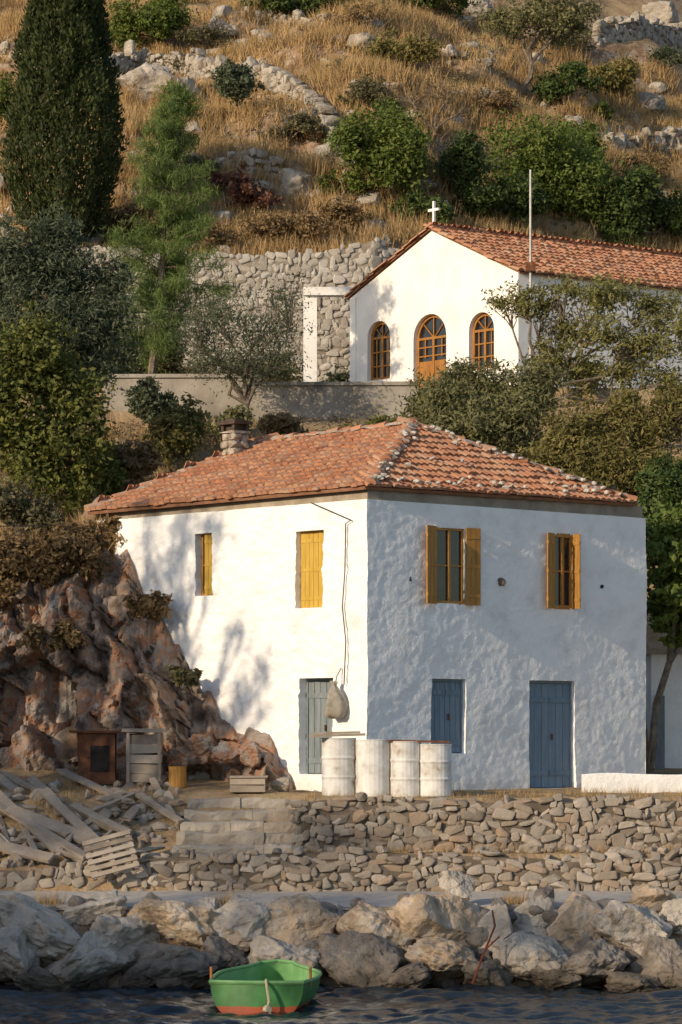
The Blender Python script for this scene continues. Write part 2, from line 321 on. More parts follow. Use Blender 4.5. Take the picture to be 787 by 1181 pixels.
# tiles
def tiles(mb,bed,p0,p1,q1,q0,cw=.165,rh=.29,r=.081,jit=.95,bt=.06):
    p0,p1,q0,q1=[A_(a,float) for a in (p0,p1,q0,q1)]
    u=nrm(p1-p0); n=nrm(np.cross(u,(q0+q1)/2-p0)); 
    if n[2]<0:n=-n
    v=np.cross(n,u); v=v if v[2]>0 else -v
    poly=[((q-p0)@u,(q-p0)@v) for q in (p0,p1,q1,q0)]
    def ins(a,b,tol=.06):
        for i in range(4):
            x0,y0=poly[i];x1,y1=poly[(i+1)%4]
            if abs(x1-x0)+abs(y1-y0)<1e-6: continue
            l=math.hypot(x1-x0,y1-y0); e=((x1-x0)*(b-y0)-(y1-y0)*(a-x0))/l
            if e<-tol: return False
        return True
    bed.add([p0,p1,q1,q0,p0-n*bt,p1-n*bt,q1-n*bt,q0-n*bt],A_([[0,1,2,3],[0,4,5,1],[1,5,6,2],[2,6,7,3],[3,7,4,0]]))
    th=np.linspace(0,math.pi,7)
    umin=min(a for a,b in poly);umax=max(a for a,b in poly);vmax=max(b for a,b in poly)
    for i in range(int((umax-umin)/cw)+1):
        sag=rng.normal(0,.007)
        for j in range(int(vmax/rh)+2):
            a=umin+(i+.5)*cw+rng.normal(0,.009)*jit; b=j*rh+rng.normal(0,.018)*jit
            if not ins(a,b+rh*.45): continue
            V=[];an=rng.normal(0,.03)*jit; hh=rng.normal(0,.009)*jit
            for (dv,rr,h) in ((-.03,r,.035),(.38,r*.8,-.005)):
                for t in th: V.append(p0+u*(a+rr*math.cos(t)+an*dv+sag)+v*(b+dv)+n*(h+hh+rr*.85*math.sin(t)))
            mb.add(V,A_([[k,k+1,8+k,7+k] for k in range(6)]),A_([list(range(7))]))
def ridge(mb,mo,a,b,r=.12,lump=True):
    a=A_(a,float);b=A_(b,float);d=b-a;l=np.linalg.norm(d);t=d/l;s=nrm(np.cross(t,[0,0,1]));n=np.cross(s,t)
    th=np.linspace(-.2,math.pi+.2,8)
    for i in range(int(l/.34)+1):
        o=a+t*i*.34; V=[];e=rng.normal(0,.012,3)
        for dv,rr,h in ((0,r,.05),(.4,r*.85,.02)):
            for x in th: V.append(o+e+t*dv+s*rr*math.cos(x)+n*(h+rr*.8*math.sin(x)))
        mb.add(V,A_([[k,k+1,9+k,8+k] for k in range(7)]),A_([list(range(8))]))
    if lump:
        m=int(l/.08)+2; V=[]
        for i in range(m):
            o=a+d*i/(m-1)
            for k in range(5): f=(k-2)/2; V.append(o+s*f*(r*1.3+.06*vn(A_([[i*.7,k*3.,l]]),3)[0])+n*(.075*(1-f*f)+.03+.045*vn(A_([[i*.9,k*2.,l]]),5)[0]))
        mo.add(V,A_([[i*5+k,(i+1)*5+k,(i+1)*5+k+1,i*5+k+1] for i in range(m-1) for k in range(4)]))
k=inset([C,R,Bk,Lc],.012); EV=8.95; Lu=A_([-5.61,5.7]); mid=A_([3.39,59.9])
c3,r3,b3,l3=[A_([*q,EV]) for q in k]; sh=A_([*(-WR.U*.42),0.])
out=-nrm(A_([.70,.70]))*.13; l3=l3+A_([*out,-.08]); c3=c3+A_([*(out*.5),-.02]); r3=r3+sh+A_([0,0,.03]); b3=b3+sh
RA=A_([*(mid+Lu*.347),10.54]); RB=A_([*(mid+Lu*.9),10.5])
mb=MB();bed=MB();mo=MB()
tiles(mb,bed,l3,c3,RA,RB); tiles(mb,bed,c3,r3,RA,RA); tiles(mb,bed,r3,b3,RB,RA); tiles(mb,bed,b3,l3,RB,RB)
ridge(mb,mo,c3+A_([.1,.1,.02]),RA); ridge(mb,mo,RA,RB); ridge(mb,mo,r3,RA); ridge(mb,mo,l3,RB)
roof=bed.build('roof',M['tilebase'],house); mb.build('roof_tiles',M['tile'],roof,smooth=False); mo.build('ridge_mortar',M['mortar'],roof)
mo=MB()   # loose stones weighing the tiles down
n_=nrm(np.cross(r3-c3,RA-c3))
for i in range(80):
    if i<30: s=rng.uniform(.02,.98); v=abs(rng.normal(0,.05))+.02; q=(c3*(1-s)+r3*s)*(1-v)+RA*v
    elif i<54: v=rng.uniform(.02,.97); q=r3*(1-v)+RA*v+(c3-r3)*abs(rng.normal(0,.03))*(1-v)
    elif i<68: v=rng.uniform(.02,.97); q=c3*(1-v)+RA*v+(r3-c3)*abs(rng.normal(.03,.02))*(1-v)
    else: s=rng.uniform(.02,.98); v=rng.uniform(.05,.9); q=(c3*(1-s)+r3*s)*(1-v)+RA*v
    rock(mo,q+n_*.13,(rng.uniform(.04,.08),rng.uniform(.04,.08),rng.uniform(.03,.05)),int(rng.integers(9999)),2,6)
tag(mo.build('roof_stones',M['rstone'],roof),kind='stuff')
ch=MB(); cc=A_([-2.25,64.4]); rc=nrm(A_([-.70,.714])); cax=A_([[*rc,0],[-rc[1],rc[0],0],[0,0,1]])
for j in range(7):
    for sx1 in (-1,1):
        for sy1 in (-1,1): o_=(.1+.02*(j%2)*sx1); stone(ch,A_([*cc,9.62+j*.155])+cax[0]*sx1*.105+cax[1]*sy1*.105,cax,(.125+.01*(j%2),.12,.085),300+j*5+sx1+2*sy1,3)
box(ch,[*cc,10.1],cax,(.16,.16,.55)); box(ch,[*cc,10.66],cax,(.23,.23,.025),.01); cho=ch.build('chimney',M['chim'],roof)
ch=MB()
for i in (-1,1):
    for j in (-1,1): box(ch,A_([*cc,10.76])+cax[0]*.17*i+cax[1]*.17*j,cax,(.04,.04,.075))
box(ch,[*cc,10.76],cax,(.14,.14,.074)); box(ch,[*cc,10.865],cax,(.27,.27,.03),.014); box(ch,[*cc,10.915],cax,(.15,.15,.025),.01)
ch.build('chimney_cowl',M['cowl'],roof)
# windows
def win(parent,w,o,depth,frm,nm='window',label=None,mull=1,rails=1):
    u0,u1,z0,z1=o; a,b=-depth+.0,-depth+.06; t=.05; f=MB()
    w.box(f,u0-.03,u0+t,z0,z1,a,b); w.box(f,u1-t,u1+.03,z0,z1,a,b); w.box(f,u0+t,u1-t,z0-.03,z0+t,a,b); w.box(f,u0+t,u1-t,z1-t,z1+.03,a,b)
    for i in range(1,mull+1):
        uu=u0+(u1-u0)*i/(mull+1); w.box(f,uu-.025,uu+.025,z0+t,z1-t,a+.005,b+.004)
    for i in range(1,rails+1):
        zz=z0+(z1-z0)*i/(rails+1); w.box(f,u0+t,u1-t,zz-.014,zz+.014,a+.012,b-.004)
    o_=f.build(nm,frm,parent); 
    g=MB(); w.box(g,u0,u1,z0,z1,a-.02,a+.018); g.build('pane',M['glass'],o_); return o_
def shutter(parent,w,hu,wid,z0,z1,ang,d,m,nm='shutter',planks=3,side=1):
    dr=A_([*(w.U*side*math.cos(ang)+w.N*math.sin(ang)),0]); nn=A_([dr[1],-dr[0],0]); z=A_([0,0,1.]); ax=A_([dr,nn,z]); b=MB(); o=w.w(hu,0,d)
    for i in range(planks):
        box(b,o+dr*wid*(i+.5)/planks+z*(z0+z1)/2,ax,(wid/planks/2-.004,.012,(z1-z0)/2))
    for q in (.12,.5,.88): box(b,o+dr*wid/2+z*(z0+(z1-z0)*q),ax,(wid/2-.006,.022,.035))
    return b.build(nm,m,parent)
w1=win(house,WR,r_w1,.06,M['yellow']); wd=(r_w1[1]-r_w1[0])
shutter(w1,WR,r_w1[0]-.01,wd*.47,r_w1[2]-.02,r_w1[3]+.02,math.radians(16),.05,M['yellow'],side=-1)
shutter(w1,WR,r_w1[1]+.01,wd*.47,r_w1[2]-.02,r_w1[3]+.02,math.radians(7),.05,M['yellow'],side=1)
w2=win(house,WR,r_w2,.06,M['yellow']); wd=(r_w2[1]-r_w2[0])
shutter(w2,WR,r_w2[0]-.01,wd*.5,r_w2[2]-.02,r_w2[3]+.02,math.radians(14),.05,M['yellow'],side=-1)
shutter(w2,WR,r_w2[1]+.01,wd*.5,r_w2[2]-.02,r_w2[3]+.02,math.radians(100),.0,M['yellow'],side=1)
w3=win(house,WL,l_w3,.24,M['yellow']); shutter(w3,WL,l_w3[1]-.02,(l_w3[1]-l_w3[0])*.6,l_w3[2]+.02,l_w3[3]-.02,math.radians(8),-.14,M['yellow_sunlit'],side=-1)
w4=win(house,WL,l_w4,.24,M['yellow_sunlit']); h_=(l_w4[1]-l_w4[0])/2
shutter(w4,WL,l_w4[1]-.01,h_,l_w4[2]+.01,l_w4[3]-.01,math.radians(2),-.15,M['yellow_sunlit'],side=-1); shutter(w4,WL,l_w4[0]+.01,h_-.02,l_w4[2]+.01,l_w4[3]-.01,math.radians(2),-.15,M['yellow_sunlit'],side=1)
def plank_door(parent,w,o,depth,m,nm,label,leaves=2,planks=3):
    u0,u1,z0,z1=o; b=MB(); fr=MB(); t=.05
    w.box(fr,u0-.03,u0+t,z0,z1,-depth,-depth+.07); w.box(fr,u1-t,u1+.03,z0,z1,-depth,-depth+.07); w.box(fr,u0+t,u1-t,z1-t,z1+.03,-depth,-depth+.07); w.box(fr,u0,u1,z0,z1,-depth-.03,-depth+.004)
    lw=(u1-u0-2*t)/leaves
    for l in range(leaves):
        for i in range(planks):
            a=u0+t+l*lw+lw*i/planks; w.box(b,a+.006,a+lw/planks-.004,z0+.02,z1-t-.01,-depth+.01,-depth+.045+rng.uniform(-.005,.005))
        for q in (.14,.82): w.box(b,u0+t+l*lw+.012,u0+t+(l+1)*lw-.012,z0+(z1-z0)*q-.05,z0+(z1-z0)*q+.05,-depth+.03,-depth+.064)
    o_=b.build(nm,m,parent); o_['label']=label; fr.build('frame',m,o_)
    kb=MB(); uu=(u0+u1)/2+.07; w.box(kb,uu-.015,uu+.015,z0+(z1-z0)*.45,z0+(z1-z0)*.45+.12,-depth+.066,-depth+.09); kb.build('handle',M['iron'],o_); return o_
plank_door(house,WR,r_bd,.17,M['blue'],'door','faded blue double plank door'); plank_door(house,WR,r_bw,.17,M['blue'],'window','ground floor window closed by blue plank shutters')
plank_door(house,WL,l_d,.26,M['greydoor'],'door','blue-grey single plank door',1,5)
for px,py,r in ((473,668,.05),(578,672,.1),(694,676,.05)):
    u,z=WR.pix(px,py); b=MB(); rock(b,WR.w(u,z,.0),(r,r,r),px,3,5); b.build('wall_hole',M['dark'] if r<.08 else M['core'],house)
b=MB(); pts=[WL.w(*WL.pix(a,c),.07) for a,c in ((362,580),(385,590),(408,600),(402,604),(401,660),(398,700),(402,740),(400,790))]
tube(b,pts,.012,5); b.build('cable',M['wire'],house)
# cloth bag: gathered neck, sagging folds
b=MB(); u,z=WL.pix(395,828); c=WL.w(u,z,.2); V=[]; n=28
prof=[(.02,.0),(.15,.01),(.21,.08),(.22,.2),(.19,.34),(.13,.48),(.07,.57),(.045,.62),(.075,.68),(.06,.69),(.01,.66)]
for i,(r_,h_2) in enumerate(prof):
    for k in range(n):
        th=2*math.pi*k/n; f=1+.13*math.sin(th*5+i*.35)*(1 if 1<i<9 else .3)+.06*math.sin(th*9-i*.6); V.append(c+A_([r_*f*math.cos(th)+.03*math.sin(h_2*6),r_*f*.75*math.sin(th),h_2+.02*math.sin(th*2)]))
b.add(V,A_([[i*n+k,i*n+(k+1)%n,(i+1)*n+(k+1)%n,(i+1)*n+k] for i in range(len(prof)-1) for k in range(n)]),A_([list(range(n))[::-1]]))
tube(b,[c+A_([0,0,.6]),c+A_([.04,.06,.8]),WL.w(u,z+.95,.03)],.012,5)
tag(b.build('hanging_bag',M['bag'],smooth=True),'dull grey cloth bag hanging on the house corner beside the cable','bag')
# ---------------------------------------------------------------- chapel
def curve_mesh(polys,ext):
    cu=bpy.data.curves.new('c','CURVE'); cu.dimensions='2D'; cu.fill_mode='BOTH'; cu.extrude=ext
    for p in polys:
        s=cu.splines.new('POLY'); s.points.add(len(p)-1); s.use_cyclic_u=True
        for q,(a,b) in zip(s.points,p): q.co=(a,b,0,1)
    o=bpy.data.objects.new('c',cu); COL.objects.link(o); dg=bpy.context.evaluated_depsgraph_get(); me=o.evaluated_get(dg).to_mesh()
    V=A_([v.co[:] for v in me.vertices]); by={}
    for f in me.polygons: by.setdefault(len(f.vertices),[]).append(list(f.vertices))
    o.evaluated_get(dg).to_mesh_clear(); bpy.data.objects.remove(o); bpy.data.curves.remove(cu); return V,[A_(f) for f in by.values()]
def addcurve(mb,w,polys,ext,d):
    V,Fs=curve_mesh(polys,ext); mb.add(A_([w.w(a,b,d+c) for a,b,c in V]),*Fs)
K=A_([4.91,84.]);Kl=A_([.26,89.]);ld=nrm([.82,.57])*14.; K2=K+ld; Kl2=Kl+ld
WC=W(Kl,K); CB=13.95; CE=17.05; CA=18.62
chap=thing('chapel',(4.5,89,CB-.1),'white chapel with arched orange-brown windows and red tiled gable roof','chapel')
def arch(u0,u1,z0,zt,n=12,e=0.):
    r=(u1-u0)/2-e; c=(u0+u1)/2; s=zt-(u1-u0)/2
    return [(u0+e,z0+e),(u1-e,z0+e)]+[(c+r*math.cos(math.pi*i/n),s+r*math.sin(math.pi*i/n)) for i in range(n+1)]
aw=[WC.rect(424,370,450,438),WC.rect(477,362,515,443),WC.rect(541,360,570,426)]
aw[1]=(aw[1][0],aw[1][1],CB+.0,aw[1][3])
mb=MB(); addcurve(mb,WC,[[(0,CB-.6),(WC.len,CB-.6),(WC.len,CE),(WC.len/2,CA),(0,CE)]]+[arch(*o) for o in aw],.14,-.14)
WS=W(K,K2); WB=W(Kl2,Kl)
for w in (WS,WB): w.box(mb,.0,w.len,CB-.6,CE,-.28,-.002)
WE=W(K2,Kl2); addcurve(mb,WE,[[(0,CB-.6),(WE.len,CB-.6),(WE.len,CE),(WE.len/2,CA),(0,CE)]],.1,-.1)
mb.build('wall',M['white2'],chap)
for i,o in enumerate(aw):
    b=MB(); addcurve(b,WC,[arch(*o),arch(*o,e=.09)],.03,-.17); u0,u1,z0,zt=o; sp=zt-(u1-u0)/2; m=(u0+u1)/2
    WC.box(b,m-.04,m+.04,z0+.09,sp,-.2,-.142); WC.box(b,u0+.09,u1-.09,sp-.035,sp+.035,-.2,-.144)
    for a in (45,90,135):
        r=(u1-u0)/2-.06; q=WC.w(m,sp,-.17); e=WC.w(m+r*math.cos(math.radians(a)),sp+r*math.sin(math.radians(a)),-.17); tube(b,[q,e],.022,4)
    for s in (-1,1):
        um=(m+s*(u1-u0)/4); WC.box(b,um-.018,um+.018,z0+.1+(1.0 if i==1 else 0),sp,-.19,-.15)
        for zz in np.linspace(z0+(.9 if i==1 else 0),sp,4)[1:-1]: WC.box(b,min(m,m+s*((u1-u0)/2-.09)),max(m,m+s*((u1-u0)/2-.09)),zz-.018,zz+.018,-.188,-.152)
        if i==1:
            a0,a1=sorted((m+s*.05,m+s*((u1-u0)/2-.09))); WC.box(b,a0,a1,z0+.09,z0+1.,-.192,-.157); WC.box(b,a0+.1,a1-.1,z0+.2,z0+.9,-.15,-.146)
    f=b.build('door' if i==1 else 'window',M['chwood'],chap); g=MB(); addcurve(g,WC,[arch(*o,e=.03)],.01,-.21); g.build('pane',M['glass'],f)
mb=MB();bed=MB();mo=MB()
def c3d(q,z): return A_([q[0],q[1],z])
fo=-ld/14*.06; mk=(K+Kl)/2; m2=(K2+Kl2)/2; ov=A_([*WC.U,0])*.12
tiles(mb,bed,c3d(K+fo,CE+.01)+ov,c3d(K2,CE+.01)+ov,c3d(m2,CA+.08),c3d(mk+fo,CA+.08),.21,.34,.1,1.,.03)
tiles(mb,bed,c3d(Kl2,CE+.01)-ov,c3d(Kl+fo,CE+.01)-ov,c3d(mk+fo,CA+.08),c3d(m2,CA+.08),.21,.34,.1,1.,.03)
ridge(mb,mo,c3d(mk+fo,CA+.1),c3d(m2,CA+.1),.13,False)
for q in (K,Kl):
    s_=1 if q is K else -1; ridge(mb,mo,c3d(q+fo,CE+.02)+ov*s_,c3d(mk+fo,CA+.07),.075,False)
cr=bed.build('roof',M['tilebase'],chap); mb.build('roof_tiles',M['tile'],cr)
b=MB(); q=WC.len/2; WC.box(b,q-.034,q+.034,CA+.14,CA+.86,-.13,-.06); WC.box(b,q-.21,q-.035,CA+.58,CA+.652,-.128,-.062); WC.box(b,q+.035,q+.21,CA+.58,CA+.652,-.128,-.062); WC.box(b,q-.1,q+.1,CA+.02,CA+.14,-.17,-.02)
b.build('cross',M['white2'],chap)
b=MB(); u,z=WS.pix(722,415); WS.box(b,u-.3,u+.3,z-.45,z+.45,-.05,.02); f=b.build('window',M['chwood'],chap); b=MB(); WS.box(b,u-.22,u+.22,z-.37,z+.37,.0,.03); b.build('pane',M['glass'],f)
b=MB(); q=P(358,342,89.6); box(b,[q[0],89.6,(CB-.5+q[2])/2],I3,(.2,.2,(q[2]-CB+.5)/2)); q2=P(405,342,89.3); box(b,[(q[0]-.2+q2[0])/2,89.5,q[2]+.12],I3,((q2[0]-q[0]+.2)/2,.22,.12)); b.build('porch',M['white2'],chap)
# flagpole
b=MB(); q=P(612,312,83.4); fp=thing('flagpole',(q[0],83.4,gz(q[0],83.4)),'thin grey flagpole standing at the front corner of the chapel','flagpole')
tube(b,[[q[0],83.4,gz(q[0],83.4)],[q[0],83.4,P(0,196,83.4)[2]]],[.045,.03],8); b.build('pole',M['steel'],fp); b=MB(); box(b,[q[0],83.4,P(0,308,83.4)[2]],I3,(.13,.13,.12)); b.build('bracket',M['iron'],fp)
# ---------------------------------------------------------------- stone walls
def stone_wall(name,label,cat,pts,m,core,sz=(.085,.21,.11,.42),dep=.12,k=3,seed=1,thick=.22,rough=.09):
    pts=A_(pts,float) # x,y,z0,z1
    r=np.random.default_rng(seed); d=np.linalg.norm(np.diff(pts[:,:2],axis=0),axis=1); s=np.concatenate([[0],np.cumsum(d)]); L=s[-1]
    at=lambda u:A_([np.interp(u,s,pts[:,i]) for i in range(4)])
    t=thing(name,(pts[:,0].mean(),pts[:,1].mean(),pts[:,2].min()),label,cat); mb=MB(); co=MB()
    def frame(u):
        q=at(u); e=at(min(u+.05,L))-at(max(u-.05,0)); T=nrm(e[:2]); return q,T,A_([T[1],-T[0]])
    zmin=pts[:,2].min(); zmax=pts[:,3].max(); z=zmin
    while z<zmax:
        rh=r.uniform(sz[0],sz[1]); u=-r.uniform(0,.2)
        while u<L:
            w=r.uniform(sz[2],sz[3])*(.5 if r.random()<.3 else 1); uc=min(max(u+w/2,0),L); q,T,Nn=frame(uc); zc=z+rh/2+r.normal(0,.035); hs=rh*r.uniform(.9,1.4)*(1.6 if r.random()<.16 else 1)
            if q[2]-.05<zc<q[3]-.03+r.uniform(-rough,rough):
                a=r.normal(0,.25); ca,sa=math.cos(a),math.sin(a); ax=A_([[ca,0,sa],[0,1,0],[-sa,0,ca]])@A_([[*T,0],[*Nn,0],[0,0,1]]); o=-dep*.6+r.uniform(-.03,.05)
                stone(mb,[q[0]+Nn[0]*o,q[1]+Nn[1]*o,zc],ax,(w/2*1.13,dep*r.uniform(.9,1.1),hs/2*1.06),int(r.integers(1e6)),k)
            u+=w*.97
        z+=rh*.93
    us=np.linspace(0,L,int(L/.25)+2); V=[]
    for u in us:
        q,T,Nn=frame(u)
        for dd,zz in ((-.0,q[2]-.25),(0.,q[3]-.06),(-thick*2,q[3]-.06),(-thick*2,q[2]-.25)): V.append([q[0]+Nn[0]*dd,q[1]+Nn[1]*dd,zz])
    n=len(us); co.add(V,A_([[i*4+j,(i+1)*4+j,(i+1)*4+(j+1)%4,i*4+(j+1)%4] for i in range(n-1) for j in range(4)]),A_([[0,1,2,3]]),A_([[4*n-4,4*n-3,4*n-2,4*n-1]]))
    co.build('core',core,t); mb.build('stones',m,t,smooth=False)
    return t
X=lambda px,Y:(px-CX)*Y/F
stone_wall('retaining_wall','brown rubble retaining wall under the house terrace, right of the steps','wall',[(X(342,55.2),55.15,2.0,3.05),(X(400,55.2),55.1,2.0,3.16),(X(560,55.2),55.1,2.0,3.06),(10,55.1,2.0,3.14)],M['wall'],M['core'],seed=3)
stone_wall('retaining_wall','lower rubble wall along the gravel path below the steps and terrace','wall',[(X(145,54.3),54.35,1.35,2.06),(X(230,54.3),54.3,1.35,2.12),(X(400,54.3),54.25,1.35,2.2),(X(620,54.3),54.3,1.35,2.08),(10,54.3,1.35,2.14)],M['wall'],M['core'],seed=5)
stone_wall('retaining_wall','crumbling rubble wall at the left edge below the heap of planks','wall',[(-9,54.3,1.35,1.95),(X(60,54.3),54.35,1.35,1.85),(X(150,54.3),54.4,1.35,1.95)],M['wall'],M['core'],seed=8)
wt=lambda px,py,Y=92.55:(X(px,Y),Y,13.7,P(px,py,Y)[2])
stone_wall('drystone_wall','pale grey drystone wall running behind the chapel porch','wall',[wt(60,285),wt(120,282),wt(200,289),wt(300,293),wt(370,290),wt(410,283),wt(432,274),wt(455,286,92.9)],M['wall2'],M['core2'],(.12,.25,.15,.42),.11,2,11,.25,.04)
def hillwall(label,pp,h,seed):
    q=[ground_at(*a) for a in pp]; stone_wall('drystone_wall',label,'wall',[(a[0],a[1],a[2]-.2,a[2]+h) for a in q],M['rhill'],M['core'],(.16,.34,.2,.55),.25,2,seed,.3,.3)
hillwall('long broken drystone terrace wall on the slope right of the cypress top',[(120,88),(165,84),(215,86),(262,96),(310,104),(352,122)],.75,21)
hillwall('tumbled drystone wall descending the slope below the long terrace wall',[(352,125),(372,150),(382,175),(398,205)],.6,22)
hillwall('short drystone wall beside the grey boulder above the chapel',[(248,196),(290,197),(318,203)],.6,23)
hillwall('drystone terrace wall in the top right corner of the slope',[(690,50),(735,44),(800,52)],.8,24)
hillwall('small drystone wall under the dirt track at the right edge',[(700,182),(745,170),(810,168)],.5,25)
hillwall('low ruined drystone terrace wall near the top left of the slope',[(-10,66),(40,60),(100,62)],.5,26)
hillwall('half buried drystone course across the middle of the slope',[(405,118),(460,110),(520,116),(575,124)],.4,27)
hillwall('half buried drystone course near the top centre of the slope',[(250,30),(310,26),(370,34)],.4,28)
# concrete terrace wall
b=MB(); 
for (p0,p1,zt) in (((X(120,82.),82.),(X(300,82.),81.9),13.9),((X(300,82.)+.002,81.9),(X(482,82.),81.8),13.68)):
    w=W(p0,p1); w.box(b,0,w.len,11.4,zt,-.35,0.)
    w.box(b,0,w.len,zt+.002,zt+.1,-.4,.06)
tag(b.build('terrace_wall',M['concrete']),'grey concrete terrace wall below the chapel forecourt','wall')
# low white wall, neighbour
b=MB(); w=W((X(672,57.6),57.55),(X(830,57.6),57.7)); us=np.linspace(0,w.len,60); V=[]
for u in us:
    h=3.5+.02*math.sin(u*3)
    for d,z in ((.16,2.9),(.157,(h+3)/2),(.156,h-.012),(.147,h),(-.147,h),(-.156,h-.012),(-.16,2.9)):
        V.append(w.w(u,z,d))
V=A_(V)+A_([0,1,0])*(.02*fbm(A_(V)*3,3,4))[:,None]+A_([0,0,1.])*(.02*fbm(A_(V)*2,2,14))[:,None]
b.add(V,A_([[i*7+j,(i+1)*7+j,(i+1)*7+j+1,i*7+j+1] for i in range(59) for j in range(6)]),A_([[0,1,2,3,4,5,6]])); tag(b.build('low_wall',M['white'],smooth=False),'low whitewashed garden wall right of the blue door','wall')
nb=thing('outbuilding',(8.6,66,3.1),'partly visible white outbuilding at the right edge behind the bent tree','building')
b=MB(); box(b,[9.0,68.0,4.5],I3,(2.25,2.,1.5)); b.build('wall',M['white'],nb); b=MB(); box(b,[9.,68.,6.06],I3,(2.4,2.15,.06)); b.build('roof',M['cement'],nb)
b=MB(); box(b,[6.93,65.96,4.1],I3,(.1,.06,1.0)); b.build('door',M['greydoor'],nb)
# steps, each course several worn blocks
b=MB()
for i in range(5):
    x=X(200+i*3,55.3); x1=X(350,55.3); y0=54.95+i*.45; zt=2.24+i*.205
    while x<x1-.05:
        wd=min(rng.uniform(.6,1.7),x1-x); 
        if x1-x-wd<.4: wd=x1-x
        n=11; V=[]
        for a in np.linspace(x+.003,x+wd-.003,n):
            for y,z in ((y0,zt-.4),(y0-.02,zt-.14),(y0-.0,zt-.05),(y0+.06,zt),(y0+.6,zt+.005),(y0+.62,zt-.4)): V.append([a,y,z])
        V=A_(V); V=V+np.stack([0*V[:,0],.16*fbm(V*2.8,4,i),.085*fbm(V*2.5+9,4,i)],-1)+A_([0,rng.normal(0,.03),rng.normal(0,.018)])
        b.add(V,A_([[k*6+j,(k+1)*6+j,(k+1)*6+j+1,k*6+j+1] for k in range(n-1) for j in range(5)]),A_([[0,1,2,3,4,5]]),A_([[6*n-1,6*n-2,6*n-3,6*n-4,6*n-5,6*n-6]])); x+=wd
tag(b.build('stone_steps',M['step']),'worn wide stone steps climbing to the house terrace','steps')
# ---------------------------------------------------------------- rock outcrop left of the house: one fractured face leaning on the wall
def worley(p,dens,seed,tilt,off,crack):
    r=np.random.default_rng(seed); lo=p.min(axis=0)-.5; hi=p.max(axis=0)+.5; n=int(np.prod(hi-lo)*dens); s=lo+(hi-lo)*r.random((n,2)); o=r.normal(0,off,n); g=r.normal(0,tilt,(n,2)); res=np.zeros(len(p))
    for a in range(0,len(p),4000):
        q=p[a:a+4000]; d=((q[:,None,:]-s[None])*[1,.85]); d2=(d**2).sum(-1); ix=np.argpartition(d2,1,axis=1)[:,:2]; e=np.take_along_axis(d2,ix,1); sw=e[:,0]>e[:,1]; i0=np.where(sw,ix[:,1],ix[:,0]); f1=np.sqrt(e.min(1)); f2=np.sqrt(e.max(1))
        res[a:a+4000]=o[i0]+(g[i0]*(q-s[i0])).sum(-1)-crack*np.exp(-(f2-f1)*16)
    return res
def zbx(x):
    x=np.asarray(x,float); z=np.interp(x,[-9.5,-8,-6.8,-5.8,-5.1,-4.5,-4.03,-3.4,-2.72,-1.9,-1.2,-.7],[7.3,7.5,7.4,7.8,8.3,7.9,7.25,6.3,5.1,4.35,3.75,3.05]); p=np.stack([x.ravel(),0*x.ravel(),0*x.ravel()],-1)
    return z+.6*(fbm(p*1.4,3,91)+.6*fbm(p*5,3,92)).reshape(x.shape)
gx=np.arange(-9.6,-.62,.05); gv=np.linspace(0,1,112); Xg,Vg=np.meshgrid(gx,gv); zb=zbx(Xg); Zg=2.9+(zb+.9-2.9)*Vg; yw=np.minimum(57.4+(.5-Xg)*1.016,62.75)
Yg=yw-.12-.42*(zb-Zg)-.2*np.sin(np.clip((zb-Zg)/5,0,1)*3.1)+np.clip(Zg-zb,0,9)*1.2
pp=np.stack([Xg.ravel(),Zg.ravel(),0*Xg.ravel()],-1); wp=pp[:,:2]+np.stack([.34*fbm(pp*1.6,3,5),.34*fbm(pp*1.6,3,6)],-1)+.1*np.stack([fbm(pp*6,3,7),fbm(pp*6,3,8)],-1)
D=worley(wp@A_([[.9,-.44],[.44,.9]])*[1.25,.8],.7,4,.45,.22,.2)+worley(wp*[1.2,.9],3.,5,.35,.06,.08)+.26*fbm(pp*.8,3,9)+.16*fbm(pp*4,4,10)
amp=np.clip((zb-Zg)/.9,.18,1).ravel()
b=MB(); nx,ny=len(gx),len(gv); i=(np.arange(ny-1)[:,None]*nx+np.arange(nx-1)).ravel()
b.add(np.stack([Xg.ravel()+.35*D*amp*-.5,Yg.ravel()-D*amp*.85,Zg.ravel()+.1*D*amp],-1),np.stack([i,i+1,i+nx+1,i+nx],-1))
tag(b.build('rock_outcrop',M['rred'],smooth=False),kind='structure')
for i,(px,py,w,h,Y,l) in enumerate(((232,862,46,34,59.2,'angular rust-brown block at the foot of the outcrop by the white wall'),(262,868,40,28,58.9,'smaller rust-brown block nearest the blue-grey door'),(208,872,36,26,59.1,'rust-brown block behind the ochre tin'),(293,872,30,22,58.6,'small fallen rock against the white wall near the door'))):
    b=MB(); rock(b,P(px,py,Y),(w/2*Y/F*1.1,w/2*Y/F*.9,h/2*Y/F*1.15),60+i,5,8,.14,.4,.14,(.42,.72)); tag(b.build('fallen_rock',M['rred']),l,'rock','fallen rocks below the outcrop')
